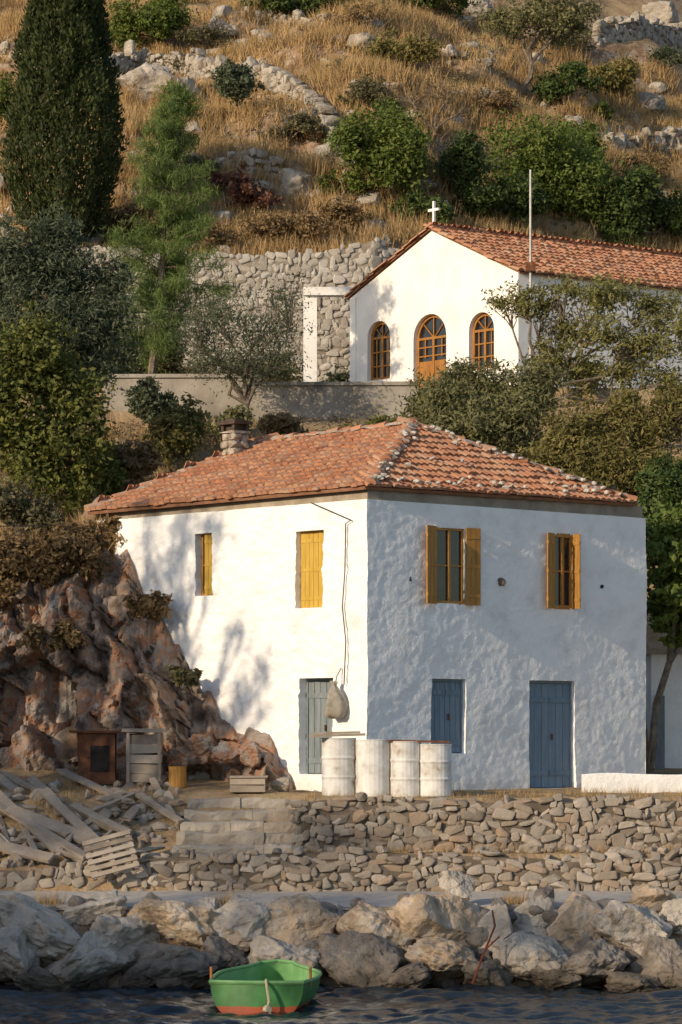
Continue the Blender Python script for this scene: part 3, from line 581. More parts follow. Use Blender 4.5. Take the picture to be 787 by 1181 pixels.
# ---------------------------------------------------------------- shore boulders
RK=[(30,1062,130,74,51.7,'rgrey','pale slab boulder at the far left end of the upper shore row'),(112,1046,78,42,52.,'rgrey','pale rounded boulder below the lattice pallet, second in the upper shore row'),
(132,1082,98,54,51.4,'rgrey','broad light grey boulder below the pallet, mid height in the shore rocks'),(165,1054,48,48,51.9,'rtan','small tan upright boulder wedged beside the pale rounded one'),
(208,1064,94,60,51.7,'rtan','brown-tan boulder with pale top left of the boat, upper shore row'),(274,1066,86,60,51.7,'rgrey','grey angular boulder directly above the boat, upper shore row'),
(345,1068,108,66,51.7,'rtan','tan cracked boulder just right above the boat, upper shore row'),(440,1072,104,64,51.6,'rtan','long tan boulder left of the biggest rounded one'),
(507,1060,104,76,51.6,'rtan','biggest rounded tan boulder near the centre of the shore'),(525,1020,38,28,52.1,'rgrey','small pale boulder perched on top of the biggest tan one'),
(571,1070,70,56,51.6,'rgrey','grey boulder right of the biggest tan one, behind the red rod'),(616,1058,60,44,51.9,'rgrey','pale grey boulder above the red rod, upper shore row'),
(672,1066,76,76,51.6,'rtan','tall tan boulder in the right half of the upper shore row'),(735,1078,100,60,51.5,'rgrey','wide grey boulder near the right edge of the shore'),
(748,1036,54,34,52.,'rtan','orange-tan flat boulder on top at the right edge'),(787,1060,56,46,51.9,'rgrey','grey boulder cut by the right edge of the picture'),
(15,1107,90,66,51.,'rgrey','big grey boulder at the left edge on the waterline'),(95,1110,106,56,50.9,'rgrey','sloping grey waterline boulder second from left'),
(202,1108,90,52,50.9,'rdark','dark waterline boulder left of the boat stern'),(325,1106,84,40,51.,'rgrey','low flat pale boulder just behind the boat'),
(408,1108,106,54,50.9,'rdark','long dark waterline boulder right of the boat'),(516,1104,88,48,51.,'rtan','brown waterline boulder under the biggest tan one'),
(608,1102,90,52,51.,'rgrey','grey waterline boulder right of the red rod foot'),(690,1112,82,46,50.9,'rdark','dark waterline boulder under the tall tan one'),
(765,1112,82,52,50.9,'rdark','dark waterline boulder at the right edge'),(255,1098,52,42,51.2,'rdark','small dark boulder above the green boat bow between larger ones'),
(55,1133,70,32,50.6,'rdark','nearly submerged dark rock near the left edge'),(155,1130,64,30,50.7,'rdark','submerged dark rock below the sloping grey boulder'),
(460,1126,70,30,50.7,'rdark','submerged dark rock midway between boat and red rod'),(562,1124,64,32,50.7,'rdark','submerged dark rock at the foot of the red rod'),
(645,1128,64,28,50.7,'rdark','submerged dark rock right of the red rod'),(728,1132,70,28,50.6,'rdark','submerged dark rock near the right edge'),
(395,1066,38,44,52.,'rgrey','small grey boulder filling the gap between two tan ones'),(240,1050,36,28,52.1,'rgrey','small grey stone on the crest of the shore left of centre')]
for i,(px,py,w,h,Y,m,l) in enumerate(RK):
    b=MB(); q=P(px,py,Y); s=Y/F; rock(b,q-A_([0,0,h*.06*s]),(w*.56*s,w*.46*s,h*.63*s),100+i*13,5,10,.17,.35,.09,(.46,.78)); tag(b.build('boulder',M[m],smooth=False),l,'boulder','boulders along the shore')
b=MB(); rr=np.random.default_rng(14)
for i in range(190):
    x=rr.uniform(-6.6,6.8); y=rr.uniform(50.8,52.0); s_=rr.uniform(.06,.22); rock(b,(x,y,gz(x,y)+s_*.5+rr.uniform(0,.22)),(s_*1.3,s_*1.1,s_),int(rr.integers(99999)),3,9,.16,.4)
tag(b.build('shore_rubble',M['rdark']),'small broken stones packed between the shore boulders','stones',kind='stuff')
# red rod
b=MB(); tube(b,[P(545,1135,50.2),P(556,1105,50.3),P(571,1068,50.55),P(568,1050,50.7)],[.022,.02,.02,.016],6); tube(b,[P(560,1095,50.35),P(576,1080,50.4)],.015,5); tag(b.build('iron_rod',M['redrod']),'rusty red iron rod leaning against the shore boulders','rod')
# ---------------------------------------------------------------- boat
boat=thing('rowing_boat',(P(308,1160,47.5)[0],47.9,0.),'small green rowing boat with red bottom moored by the rocks','boat')
gm=bpy.data.materials.new('green_boat_paint'); gm.use_nodes=True; nt=gm.node_tree; bs=nt.nodes['Principled BSDF']; bs.inputs['Roughness'].default_value=.55
tc=nt.nodes.new('ShaderNodeTexCoord'); sx_=nt.nodes.new('ShaderNodeSeparateXYZ'); nt.links.new(tc.outputs['Object'],sx_.inputs[0]); nn=nt.nodes.new('ShaderNodeTexNoise'); nn.inputs['Scale'].default_value=6; nt.links.new(tc.outputs['Object'],nn.inputs['Vector'])
ma=nt.nodes.new('ShaderNodeMath'); ma.operation='MULTIPLY_ADD'; nt.links.new(nn.outputs['Fac'],ma.inputs[0]); ma.inputs[1].default_value=.04; nt.links.new(sx_.outputs['Z'],ma.inputs[2])
rp=nt.nodes.new('ShaderNodeValToRGB'); rp.color_ramp.interpolation='CONSTANT'; e=rp.color_ramp.elements; e[0].position=0;e[0].color=(.45,.09,.03,1);e[1].position=.1;e[1].color=(.06,.225,.06,1); nt.links.new(ma.outputs[0],rp.inputs[0])
n2=nt.nodes.new('ShaderNodeTexNoise'); n2.inputs['Scale'].default_value=3; n2.inputs['Detail'].default_value=8; nt.links.new(tc.outputs['Object'],n2.inputs['Vector']); mr=nt.nodes.new('ShaderNodeMapRange'); mr.inputs['From Min'].default_value=.3;mr.inputs['From Max'].default_value=.7;mr.inputs['To Min'].default_value=.5;mr.inputs['To Max'].default_value=1.15; nt.links.new(n2.outputs['Fac'],mr.inputs['Value'])
mx=nt.nodes.new('ShaderNodeMix'); mx.data_type='RGBA'; mx.blend_type='MULTIPLY'; mx.inputs['Factor'].default_value=1; nt.links.new(rp.outputs[0],mx.inputs['A']); nt.links.new(mr.outputs[0],mx.inputs['B']); nt.links.new(mx.outputs['Result'],bs.inputs['Base Color'])
M['boat']=gm; M['boat2']=mat('light_green_paint',[(.3,(.13,.31,.12)),(.7,(.21,.41,.18))],5,5,.55,.1)
M['orange']=mat('orange_wood',[(.3,(.4,.15,.05)),(.7,(.55,.22,.08))],9,3,.7,.1)
ya=math.radians(-5); ca,sa=math.cos(ya),math.sin(ya); bo=ORG[boat.name]
def bw(x,y,z): return A_([bo[0]+x*ca-y*sa,bo[1]+x*sa+y*ca,z])
def hull(t,off=0):
    b=(.66+.16*math.sin(math.pi*min(.12+t*.8,1))-.42*sm((t-.55)/.45)**1.2)-off; s=.43+.08*t**2-.03*math.sin(math.pi*t); k=-.14+.2*sm((t-.75)/.25)
    y=-1.4+2.9*t; pts=[]
    for j in range(-9,10):
        a=j/9; pr=math.copysign(abs(math.sin(abs(a)*math.pi/2))**.8,a); hh=(1-math.cos(abs(a)*math.pi/2))**1.25
        pts.append(bw(b*pr,y+(.3*(1-pr*pr)*sm((t-.9)/.1))-(.22*(1-pr*pr)+.05*hh)*sm((.05-t)/.05),k+off*1.2+(s-k-off*1.2)*hh))
    return pts
n=26; NB=19; b=MB(); O=[hull(i/(n-1)) for i in range(n)]; In=[hull(i/(n-1),.035) for i in range(n)]
Qh=A_([[i*NB+j,i*NB+j+1,(i+1)*NB+j+1,(i+1)*NB+j] for i in range(n-1) for j in range(NB-1)])
b.add(A_(O).reshape(-1,3),Qh); hu=b.build('hull',M['boat'],boat,smooth=True)
b=MB(); b.add(A_(In).reshape(-1,3),Qh); b.build('inner_planking',M['boat2'],boat,smooth=True)
def endplate(ps,th,m,nm,bow_):
    b=MB(); top=[ps[0]*(1-f)+ps[-1]*f+A_([0,-bow_*(1-(2*f-1)**2),.0]) for f in np.linspace(0,1,NB)]; V=[]
    for q,tp in zip(ps,top): V+= [q,tp]
    V2=[v+A_([-sa*th,ca*th,0]) for v in V]; b.add(V+V2,A_([[2*j,2*j+2,2*j+3,2*j+1] for j in range(NB-1)]),A_([[2*NB+2*j+1,2*NB+2*j+3,2*NB+2*j+2,2*NB+2*j] for j in range(NB-1)])); b.build(nm,m,boat,smooth=True)
endplate(O[0],.05,M['boat'],'transom',.12); endplate(O[-1],-.05,M['boat2'],'bow_board',-.12)
b=MB(); rim=[O[i][0] for i in range(n)]+[O[-1][0]*.5+O[-1][-1]*.5+A_([0,.12,.02])]+[O[i][-1] for i in range(n-1,-1,-1)]
tube(b,[q+A_([0,0,.02]) for q in rim],.032,6); tube(b,[O[0][0]*(1-f)+O[0][-1]*f+A_([0,-.12*(1-(2*f-1)**2),.02]) for f in np.linspace(0,1,9)],.034,6); b.build('gunwale',M['boat2'],boat)
for t in (.14,.48,.8):
    i=int(t*(n-1)); p,q=In[i][2],In[i][-3]; b=MB(); z=min(p[2],q[2])-.06; p=A_([p[0],p[1],z]);q=A_([q[0],q[1],z]); d=nrm(q-p); box(b,(p+q)/2,A_([d,[-d[1],d[0],0],[0,0,1]]),(np.linalg.norm(q-p)/2,.13,.018)); b.build('thwart',M['boat2'],boat)
for e in (0,-1):
    b=MB(); p=O[4][e]; tube(b,[p+A_([0,0,-.05]),p+A_([0,0,.22])],.022,6); b.build('thole_pin',M['orange'],boat)
b=MB(); p=(O[0][0]*.4+O[0][-1]*.6)+A_([0,-.15,.06]); pts=[p+A_([0,.36,-.1]),p,p+A_([.02,-.1,-.13]),p+A_([.05,-.15,-.31]),p+A_([.02,-.18,-.43]),p+A_([.1,-.2,-.54])]; tube(b,pts,.022,6); rock(b,pts[-2]+A_([0,-.02,0]),(.07,.05,.07),3,3,3); b.build('mooring_rope',M['rope'],boat)
# ---------------------------------------------------------------- drums and yard clutter
for i,(px,pt,pb,w,l) in enumerate(((391,851,914,39,'chalky white drum under a wooden board, leftmost of four by the corner'),(431,853,915,40,'plain whitewashed drum, second from left by the house corner'),(468,855,917,35,'rust-streaked white drum, third from left by the house corner'),(503,858,918,36,'white drum nearest the blue window, rightmost of four'))):
    Y=56.3-.12*i; q=P(px,pb,Y); z=gz(q[0],Y)-.01; r=w/2*Y/F; h=P(0,pt,Y)[2]-z; t=thing('oil_drum',(q[0],Y,z),l,'barrel','drums by the house corner')
    b=MB(); pr=[(r*.96,0),(r,.02)]
    for f in (.33,.66): pr+=[(r,h*f-.04),(r*1.05,h*f),(r,h*f+.04)]
    if i==1: pr=[(r*.98,0),(r,.03),(r,h*.4),(r*1.02,h*.7),(r,h-.06)]
    pr+=[(r,h-.03),(r*1.03,h-.012),(r*1.02,h),(r*.94,h),(r*.93,h-.03),(.01,h-.03)]
    lathe(b,(q[0],Y,z),pr); b.build('drum_body',M['drum'],t,smooth=False); b=MB(); lathe(b,(q[0]+r*.5,Y,z+h-.031),[(.04,0),(.04,.03),(.005,.031)],10); b.build('bung',M['iron'],t)
b=MB(); q=P(389,848,56.25); box(b,q,A_([[1,.1,0.03],[-.1,1,0],[0,0,1]]),(.5,.25,.022)); box(b,q+A_([0,0,.045]),A_([[1,.05,.03],[-.05,1,0],[0,0,1]]),(.42,.18,.02)); tag(b.build('wooden_board',M['wood']),'two stacked wooden boards lying on the leftmost drum','board')
b=MB(); q=P(484,855,56.0); box(b,q+A_([0,.02,.0]),A_([[1,-.05,-.02],[.05,1,0],[0,0,1]]),(.56,.15,.02)); tag(b.build('wooden_board',M['iron']),'dark board laid across the two right-hand drums','board')
def onground(px,Y): x=X(px,Y); return A_([x,Y,gz(x,Y)])
q=onground(112,59.); t=thing('rusty_stove',q,'rusty iron box stove below the rock outcrop','stove'); b=MB(); box(b,q+A_([0,0,.5]),I3,(.36,.3,.5),.012); b.build('stove_body',M['iron'],t); b=MB(); box(b,q+A_([.05,0,1.02]),I3,(.55,.36,.02),.01); b.build('top_plate',M['iron'],t); b=MB(); box(b,q+A_([.08,-.31,.5]),I3,(.18,.015,.25)); b.build('stove_door',M['dark'],t)
q=onground(167,58.9); t=thing('slatted_crate',q,'pale slatted crate stack beside the rusty stove','crate'); b=MB()
for i in range(5): box(b,q+A_([0,0,.11+i*.19]),I3,(.33,.28,.088),.01)
b.build('slats',M['wood'],t)
for sx1 in (-.3,.3): b=MB(); box(b,q+A_([sx1,-.3,.5]),I3,(.03,.018,.5)); b.build('corner_post',M['wood'],t)
b=MB(); box(b,q+A_([0,0,1.04]),I3,(.42,.34,.03),.01); b.build('lid',M['wood'],t)
q=onground(205,58.5); t=thing('tin_can',q,'small ochre tin standing right of the slatted crate','tin'); b=MB(); lathe(b,q,[(.16,0),(.17,.02),(.17,.4),(.18,.42),(.16,.42),(.155,.1),(.01,.1)],16); b.build('can_body',M['yellow'],t); b=MB(); tube(b,[q+A_([.17*math.cos(a),0,.4+.12*math.sin(a)]) for a in np.linspace(0,math.pi,9)],.008,5); b.build('handle',M['iron'],t)
q=onground(286,57.6); t=thing('wooden_box',q,'low brown wooden box by the blue-grey door','box'); b=MB()
for i in range(2): box(b,q+A_([0,-.2,.08+i*.14]),I3,(.33,.012,.062),.004); box(b,q+A_([0,.2,.08+i*.14]),I3,(.33,.012,.062),.004)
for s in(-1,1): box(b,q+A_([s*.32,0,.15]),I3,(.012,.187,.13))
box(b,q+A_([0,0,.02]),I3,(.3,.18,.012)); b.build('sides',M['wood'],t); b=MB(); box(b,q+A_([.02,0,.3]),I3,(.36,.24,.015),.006); b.build('lid',M['wood'],t)
q=onground(324,57.8); b=MB(); stone(b,q+A_([0,0,.13]),I3,(.19,.15,.16),77,3); tag(b.build('stone_block',M['rhill']),'single squared stone block on the terrace beside the wooden box','stone')
# planks
PL=[(-12,902,130,1014,.11),(-12,932,104,1010,.1),(10,948,108,980,.13),(-12,918,70,994,.09),(118,956,168,898,.1),(146,962,190,904,.08),(50,925,122,990,.09),(70,902,152,936,.1),(-12,988,62,1005,.12),(36,908,92,956,.08),(160,926,210,958,.07),(2,902,72,934,.09),(176,908,200,952,.06),(84,942,152,972,.08)]
LBL=['longest weathered plank sloping down to the path wall','second long plank sloping below the longest one','short wide pale plank lying flat on the left heap','plank leaning at the left edge of the heap','upright plank leaning at the top of the heap near the steps','narrow upright plank nearest the steps','plank crossing the middle of the heap under others','plank lying across the top of the heap','plank end poking out at the lower left edge','short plank near the top left of the heap','thin plank lying beside the bottom step','plank at the top left corner of the heap','thin stick-like plank left of the steps','plank lying just above the lattice pallet']
def plank(x0,y0,x1,y1,wd,lift,l,group):
    a=ground_at(x0,min(y0,1010),54.45);c=ground_at(x1,min(y1,1010),54.45); a=a+A_([0,-.12,lift+rng.uniform(0,.1)]);c=c+A_([0,-.12,lift]); d=nrm(c-a); s=nrm(np.cross(d,nrm([rng.normal(0,.3),-.6,.8]))); b=MB()
    L=np.linalg.norm(c-a)/2; nn=np.cross(d,s); ts=np.linspace(-1,1,7); V=[]
    for q in ts:
        e=(abs(q)==1)*rng.uniform(-.02,.05)
        for i,j in ((-1,-1),(1,-1),(1,1),(-1,1)): V.append((a+c)/2+d*L*(q-math.copysign(e*rng.uniform(.4,1.4),q) if e else q)+s*wd*i*(1+.05*rng.normal())+nn*(.03*j+.03*(1-q*q)*rng.uniform(.2,.4)))
    b.add(V,A_([[k*4+j,(k+1)*4+j,(k+1)*4+(j+1)%4,k*4+(j+1)%4] for k in range(6) for j in range(4)]),A_([[3,2,1,0]]),A_([[24,25,26,27]]))
    tag(b.build('plank',M['wood']),l,'plank',group)
for (x0,y0,x1,y1,wd),l in zip(PL,LBL): plank(x0,y0,x1,y1,wd,.16,l,'planks of the old wood heap')
rr=np.random.default_rng(19)
for i in range(20):
    x=rr.uniform(-8,190); y=rr.uniform(930,1000); an=rr.choice([rr.normal(.6,.3),rr.normal(-.7,.5),rr.uniform(-1.4,1.4)]); ln=rr.uniform(16,38)
    plank(x-math.cos(an)*ln,np.clip(y-math.sin(an)*ln,900,1008),x+math.cos(an)*ln,np.clip(y+math.sin(an)*ln,900,1008),rr.uniform(.03,.07),rr.uniform(.04,.14),'splintered grey offcut tangled in the heap of old planks','splintered offcuts in the wood heap')
q=P(128,985,54.2); u=nrm([.95,.1,.25]);v=nrm(np.cross([0,-.8,.6],u)); n_=np.cross(u,v); t=thing('wooden_pallet',q-A_([0,0,.35]),'grey lattice wooden pallet tilted on the heap of planks','pallet'); b=MB()
for i in range(6): box(b,q+v*(-.36+i*.145),A_([u,v,n_]),(.44,.045,.012))
b.build('slats',M['wood'],t)
for i in (-1,0,1): b=MB(); box(b,q+u*i*.38+n_*.045*np.sign(n_[1]),A_([u,v,n_]),(.04,.42,.03)); b.build('bearer',M['wood'],t)
b=MB(); rr=np.random.default_rng(9)
for i in range(300):
    px=rr.uniform(-10,215) if i<180 else rr.uniform(190,340); py=rr.uniform(885,1005) if i<180 else rr.uniform(868,900); q=ground_at(px,py,54.5)
    if q[1]>60: continue
    if 210<px<345 and py>900: continue
    rock(b,q+A_([0,0,.03]),(rr.uniform(.05,.2),rr.uniform(.05,.17),rr.uniform(.04,.14)),int(rr.integers(9999)),3,7)
for i in range(70):
    x=rr.uniform(-1.2,7.5); y=rr.uniform(54.5,55.); s_=rr.uniform(.04,.11); rock(b,(x,y,gz(x,y)+s_*.5),(s_*1.3,s_,s_*.8),int(rr.integers(9999)),3,7)
tag(b.build('rubble',M['wall']),'loose rubble stones strewn around the wood heap and terrace ledge','rubble',kind='stuff')
b=MB(); tube(b,[P(-300,600,61.),P(0,607,61.5),P(60,606,62),WL.w(.6,8.45,.05)],.008,4); tag(b.build('power_cable',M['wire']),'thin overhead cable running from the left edge to the house eave','cable')
# ---------------------------------------------------------------- vegetation
def leaf_geo(mb,blobs,n,L,asp=.45,shell=.45,cl=.16,per=28,seed=0,up=.4,hang=0.):
    r=np.random.default_rng(seed); c=A_([q[0] for q in blobs]);R3=A_([q[1] for q in blobs]); w=(R3[:,0]*R3[:,2])**1.; w/=w.sum()
    nc=max(10,n//per); ib=r.choice(len(blobs),nc,p=w); d=r.normal(size=(nc,3)); d/=np.linalg.norm(d,axis=1)[:,None]
    rad=(shell+(1-shell)*r.random(nc)**.7)*(1+.5*vn(d*2.1+ib[:,None]*7.7,seed%50)); rad*=np.where(r.random(nc)<.1,r.uniform(1.05,1.4,nc),1); cp=c[ib]+d*rad[:,None]*R3[ib]
    csz=r.uniform(.55,1.35,nc)
    ic=r.integers(0,nc,n); mr=R3[ib].mean(axis=1)[ic]; pos=cp[ic]+r.normal(size=(n,3))*(csz[ic]*cl*(.4+.6*mr/ mr.max())*R3.mean())[:,None]*[1,1,.75]
    nn=d[ic]*.8+A_([0,0,up])+r.normal(size=(n,3))*.75; nn/=np.linalg.norm(nn,axis=1)[:,None]
    a=np.cross(nn,r.normal(size=(n,3))); a[:,2]-=hang; a/=np.linalg.norm(a,axis=1)[:,None]; bb=np.cross(nn,a); bb/=np.linalg.norm(bb,axis=1)[:,None]
    l=(L*r.uniform(.6,1.35,n))[:,None]; V=np.stack([pos-a*l/2,pos+bb*l*asp/2-nn*l*.06,pos+a*l/2,pos-bb*l*asp/2-nn*l*.06],1).reshape(-1,3)
    mb.add(V,np.arange(n*4).reshape(-1,4)); return cp
def pb(Y,L): return [(P(px,py,Y+dy),A_([rx*Y/F,max(rx,ry)*Y/F*.85,ry*Y/F])) for px,py,rx,ry,dy in L]
def branch(b,a,c,r0,r1,seed,n=5,wob=.12):
    r=np.random.default_rng(seed); l=np.linalg.norm(c-a); pts=[a+(c-a)*t+r.normal(size=3)*wob*l*math.sin(math.pi*t)*.6 for t in np.linspace(0,1,n)]; tube(b,pts,np.linspace(r0,r1,n),6,False); return pts
def tree(name,label,cat,base,blobs,n,L,m,tr=.12,seed=1,asp=.45,shell=.4,cl=.2,group=None,twigs=2,fork=.45,hang=0.,per=28,mid=None):
    base=A_(base,float); t=thing(name,base,label,cat,group); b=MB(); cen=sum(q[0] for q in blobs)/len(blobs)
    low=min(q[0][2]-q[1][2]*.3 for q in blobs); fk=base+(cen-base)*fork if mid is None else A_(mid)
    if low-base[2]<.3: fk=base+A_([0,0,.1])
    branch(b,base-A_([0,0,.15]),fk,tr,tr*.7,seed,4,.08)
    r=np.random.default_rng(seed+5)
    for i,q in enumerate(blobs):
        pts=branch(b,fk,q[0],tr*.6,tr*.22,seed+i,5,.14)
        for k in range(twigs):
            d=nrm(r.normal(size=3)+A_([0,0,.4])); branch(b,pts[3],q[0]+d*q[1]*.95,tr*.2,tr*.06,seed+i*9+k,4,.12)
    b.build('trunk',M['bark'],t); b=MB(); leaf_geo(b,blobs,n,L,asp,shell,cl,per,seed,hang=hang); b.build('crown',m,t); return t
def shrub(label,px,pyb,w,h,m,n,seed,L=.13,name='shrub',lobes=6,group='shrubs on the hillside',cat='shrub',y0=93.3,q=None):
    q=ground_at(px,pyb,y0) if q is None else q; s=q[1]/F; r=np.random.default_rng(seed); bl=[]
    for i in range(lobes):
        a=r.uniform(-1,1); hh=r.uniform(.3,.75)*(1-.25*abs(a)); z=r.uniform(.7,1.3); bl.append((q+A_([a*w*.36*s,r.uniform(-.3,.3)*w*s,h*s*hh]),A_([w*s*r.uniform(.16,.28)*z,w*s*.22,h*s*r.uniform(.24,.36)*z])))
    return tree(name,label,cat,q,bl,n,L,m,.06,seed,.5,.25,.25,group,2)
# cypress
q=A_([X(75,94.5),94.5,gz(X(75,94.5),94.5)]); t=thing('cypress_tree',q,'tall dark cypress rising out of the top left of the picture','tree'); b=MB(); tube(b,[q-A_([0,0,.2]),q+A_([0,0,10])],[.2,.05],8); b.build('trunk',M['bark'],t)
r=np.random.default_rng(12); n=52000; hgt=10.2; tt=r.random(n)**.9; th=r.uniform(0,2*math.pi,n)
pr=np.interp(tt,[0,.06,.2,.4,.6,.75,.9,1],[.5,1.2,1.66,1.6,1.3,1.0,.5,.05]); lob=1+.22*vn(np.stack([np.cos(th)*2.5,np.sin(th)*2.5,tt*7],-1),4)+.42*fbm(np.stack([np.cos(th)*5.5,np.sin(th)*5.5,tt*13],-1),3,5); rad=pr*lob*(.6+.42*r.random(n)**.5)
pos=q+np.stack([np.cos(th)*rad,np.sin(th)*rad,tt*hgt+.25],-1); a=np.stack([np.cos(th)*.4,np.sin(th)*.4,np.ones(n)],-1)+r.normal(size=(n,3))*.42; a/=np.linalg.norm(a,axis=1)[:,None]
bb=np.cross(a,np.stack([np.cos(th),np.sin(th),0*th],-1)+r.normal(size=(n,3))*.7); bb/=np.linalg.norm(bb,axis=1)[:,None]; l=r.uniform(.08,.22,n)[:,None]
b=MB(); b.add(np.stack([pos,pos+a*l*.5+bb*l*.22,pos+a*l,pos+a*l*.5-bb*l*.22],1).reshape(-1,3),np.arange(n*4).reshape(-1,4)); b.build('crown',M['cyp'],t)
# slender pine: wispy upswept sprays along thin branches
q=A_([X(172,83.5),83.5,13.7]); top=P(203,98,83.8); t=thing('pine_tree',q,'slender light green young pine standing left of the chapel porch','tree'); b=MB(); tr=[q-A_([0,0,.2]),q+(top-q)*.3+A_([.1,0,0]),q+(top-q)*.65,top]; tube(b,tr,[.12,.1,.06,.015],7); r=np.random.default_rng(5); bl=[]
for i in range(150):
    f=.12+.88*(i+r.random())/150; c=q+(top-q)*f+A_([.1*math.sin(f*3),0,0]); an=r.uniform(0,2*math.pi); ln=(1.95*(1-f)**.6+.18)*r.uniform(.35,1.15); e=c+A_([math.cos(an)*ln,math.sin(an)*ln,ln*r.uniform(.0,.55)-.1]); tube(b,[c,(c+e)/2+A_([0,0,.03]),e],[.022,.014,.005],4,False)
    for s in (.35,.55,.75,.95): bl.append((c+(e-c)*s+r.normal(size=3)*.06,A_([.24,.24,.2])*(1.2-.5*f)*r.uniform(.5,1.3)))
b.build('trunk',M['bark'],t); b=MB(); leaf_geo(b,bl,46000,.19,.1,.0,.75,14,6,.2,hang=.9); b.build('crown',M['pine'],t)
def gb(px,Y): return A_([X(px,Y),Y,gz(X(px,Y),Y)])
tree('olive_tree','big dark grey-green olive tree at the left edge below the cypress','tree',gb(50,72),pb(72,[(20,300,50,45,0),(75,320,55,50,.4),(110,375,45,50,-.2),(40,380,60,50,-.6),(-10,350,50,70,0),(95,430,40,35,0),(60,275,35,30,.5),(130,330,20,30,.3)]),34000,.15,M['dkolive'],.16,21,.32,.3,.2)
tree('fig_tree','fresh green leafy tree at the left edge in front of the olive','tree',gb(35,67.5),pb(67.5,[(30,420,45,45,0),(80,450,40,45,.3),(15,490,50,45,-.3),(70,510,45,40,0),(40,390,30,30,.3),(105,500,22,32,.2),(-15,450,40,60,0),(40,545,45,35,-.2),(90,555,35,30,0)]),19000,.15,M['ygreen'],.13,22,.5,.25,.24,twigs=4)
tree('bare_tree','thin twiggy dark tree on the bank left of the chapel wall','tree',gb(288,80),pb(80,[(255,370,40,40,0),(300,385,45,45,.3),(330,350,25,35,0),(240,410,30,30,0),(285,420,50,30,-.3),(325,410,25,35,0),(225,380,25,30,0)]),9500,.1,M['dkolive'],.1,23,.3,.2,.3,twigs=12,fork=.3)
tree('olive_tree','silvery olive tree directly behind the house roof','tree',gb(550,71.5),pb(71.5,[(510,466,44,36,0),(558,446,38,32,.3),(605,468,40,42,0),(545,490,55,34,-.3),(486,490,28,28,0),(590,510,48,35,-.2),(530,434,22,16,.4),(622,442,24,26,.3)]),27000,.135,M['olive'],.15,25,.32,.2,.23,twigs=5)
mb_=P(622,470,75)
tree('almond_tree','wide airy tree with leaning branches in front of the chapel side','tree',gb(612,75),pb(75,[(600,345,30,20,0),(632,352,32,22,.2),(650,385,38,26,.3),(700,340,48,24,0),(755,352,44,28,.3),(696,385,42,24,-.3),(748,400,46,26,0),(655,330,30,16,.2),(790,380,32,36,0),(632,415,28,26,0),(580,350,18,12,.1),(720,430,40,22,.2),(672,430,34,24,.3),(770,440,30,26,.2)]),15500,.125,M['almond'],.085,26,.38,.0,.22,twigs=9,mid=mb_,per=22)
tree('brushwood_thicket','brown-green thicket behind the right half of the house roof','shrub',gb(700,69.5),pb(69.5,[(660,500,34,28,0),(705,484,30,24,.3),(745,496,36,36,0),(690,532,52,36,-.4),(750,552,52,40,-.2),(640,528,34,30,0),(785,470,32,32,.3),(725,462,18,14,.4)]),23000,.135,M['brgreen'],.08,27,.36,.1,.26,twigs=9)
tree('scrub_bush','low dry bush hugging the slope behind the olive and roof','shrub',gb(440,72),pb(72,[(420,502,30,14,0),(455,494,28,16,0),(395,506,20,11,0)]),4500,.12,M['ygreen'],.05,28)
SL=[('round olive-brown bush on the bank above the chimney',212,545,75,85,'brgreen',6500,68.5),('dark shrub on the bank under the concrete terrace wall',172,496,60,62,'dkolive',5000,77),('brown dry bush left of the chimney bush',140,560,80,60,'scrub',5500,67),('leafy bush crowding the foot of the fresh green tree',120,575,60,60,'ygreen',4500,65.5),('tawny bush right of the chimney on the bank',320,505,80,30,'scrub',4000,72),('grey-green bush behind the chimney',262,510,60,40,'olive',3800,71),('dry brush topping the left part of the rock outcrop',30,700,120,86,'scrub',9500,62.4),('tawny brush where outcrop meets the house eave',116,648,76,56,'scrub',6500,62.7),('brown brush high on the left edge above the outcrop',20,625,100,70,'scrub2',6000,63.5),('dry straw-brown bush hanging over the outcrop shoulder',78,672,84,60,'scrub',6500,62.2),('low grey-brown brush in the cleft of the outcrop',60,750,60,34,'scrub',2800,61.1),('small dry brush on the ragged edge by the white wall',168,712,44,36,'scrub',2400,61.0),('wisp of dry brush lower on the ragged edge by the white wall',212,790,30,24,'scrub2',1200,60.1),('leafy olive bush right of the silvery olive under the chapel',655,460,70,36,'olive',3600,76)]
for i,(l,px,py,w,h,m,n,y0) in enumerate(SL):
    qq=None
    if y0<64:
        x=X(px,y0); qq=A_([x,y0,P(px,py,y0)[2]])
    shrub(l,px,py,w,h,M[m],n,400+i*3,.13,'shrub',6,'shrubs on the bank behind the house','shrub',y0-3,qq)
TL=[('dark shrub at the left end of the forecourt in front of the drystone wall',135,85.5,90,90,'dkolive',6200),('tall grey-green shrub at the pine trunk foot',212,86,90,100,'olive',7200),('tawny brush against the middle of the drystone wall',255,90.5,100,80,'scrub2',5200),('olive shrub left of the white porch pillar',322,89.8,70,76,'olive',5200),('dry brush between the bare tree and the porch',285,86,60,44,'scrub',2600),('dark brush inside the open porch bay',385,91.2,40,60,'dkolive',3000)]
for i,(l,px,Y,w,h,m,n) in enumerate(TL): shrub(l,px,0,w,h,M[m],n,520+i*3,.13,'shrub',6,'shrubs on the chapel forecourt','shrub',0,gb(px,Y))
tree('mulberry_tree','leafy green tree with bent trunk at the right end of the house','tree',A_([X(747,63.4),63.4,gz(X(747,63.4),63.4)]),pb(63.6,[(772,640,30,40,0),(800,670,40,55,0),(768,690,26,35,-.2),(790,610,40,30,.3),(775,725,25,22,0),(830,640,40,50,.3)]),12000,.18,M['green'],.1,30,.6,.3,.2,mid=P(772,765,63.4))
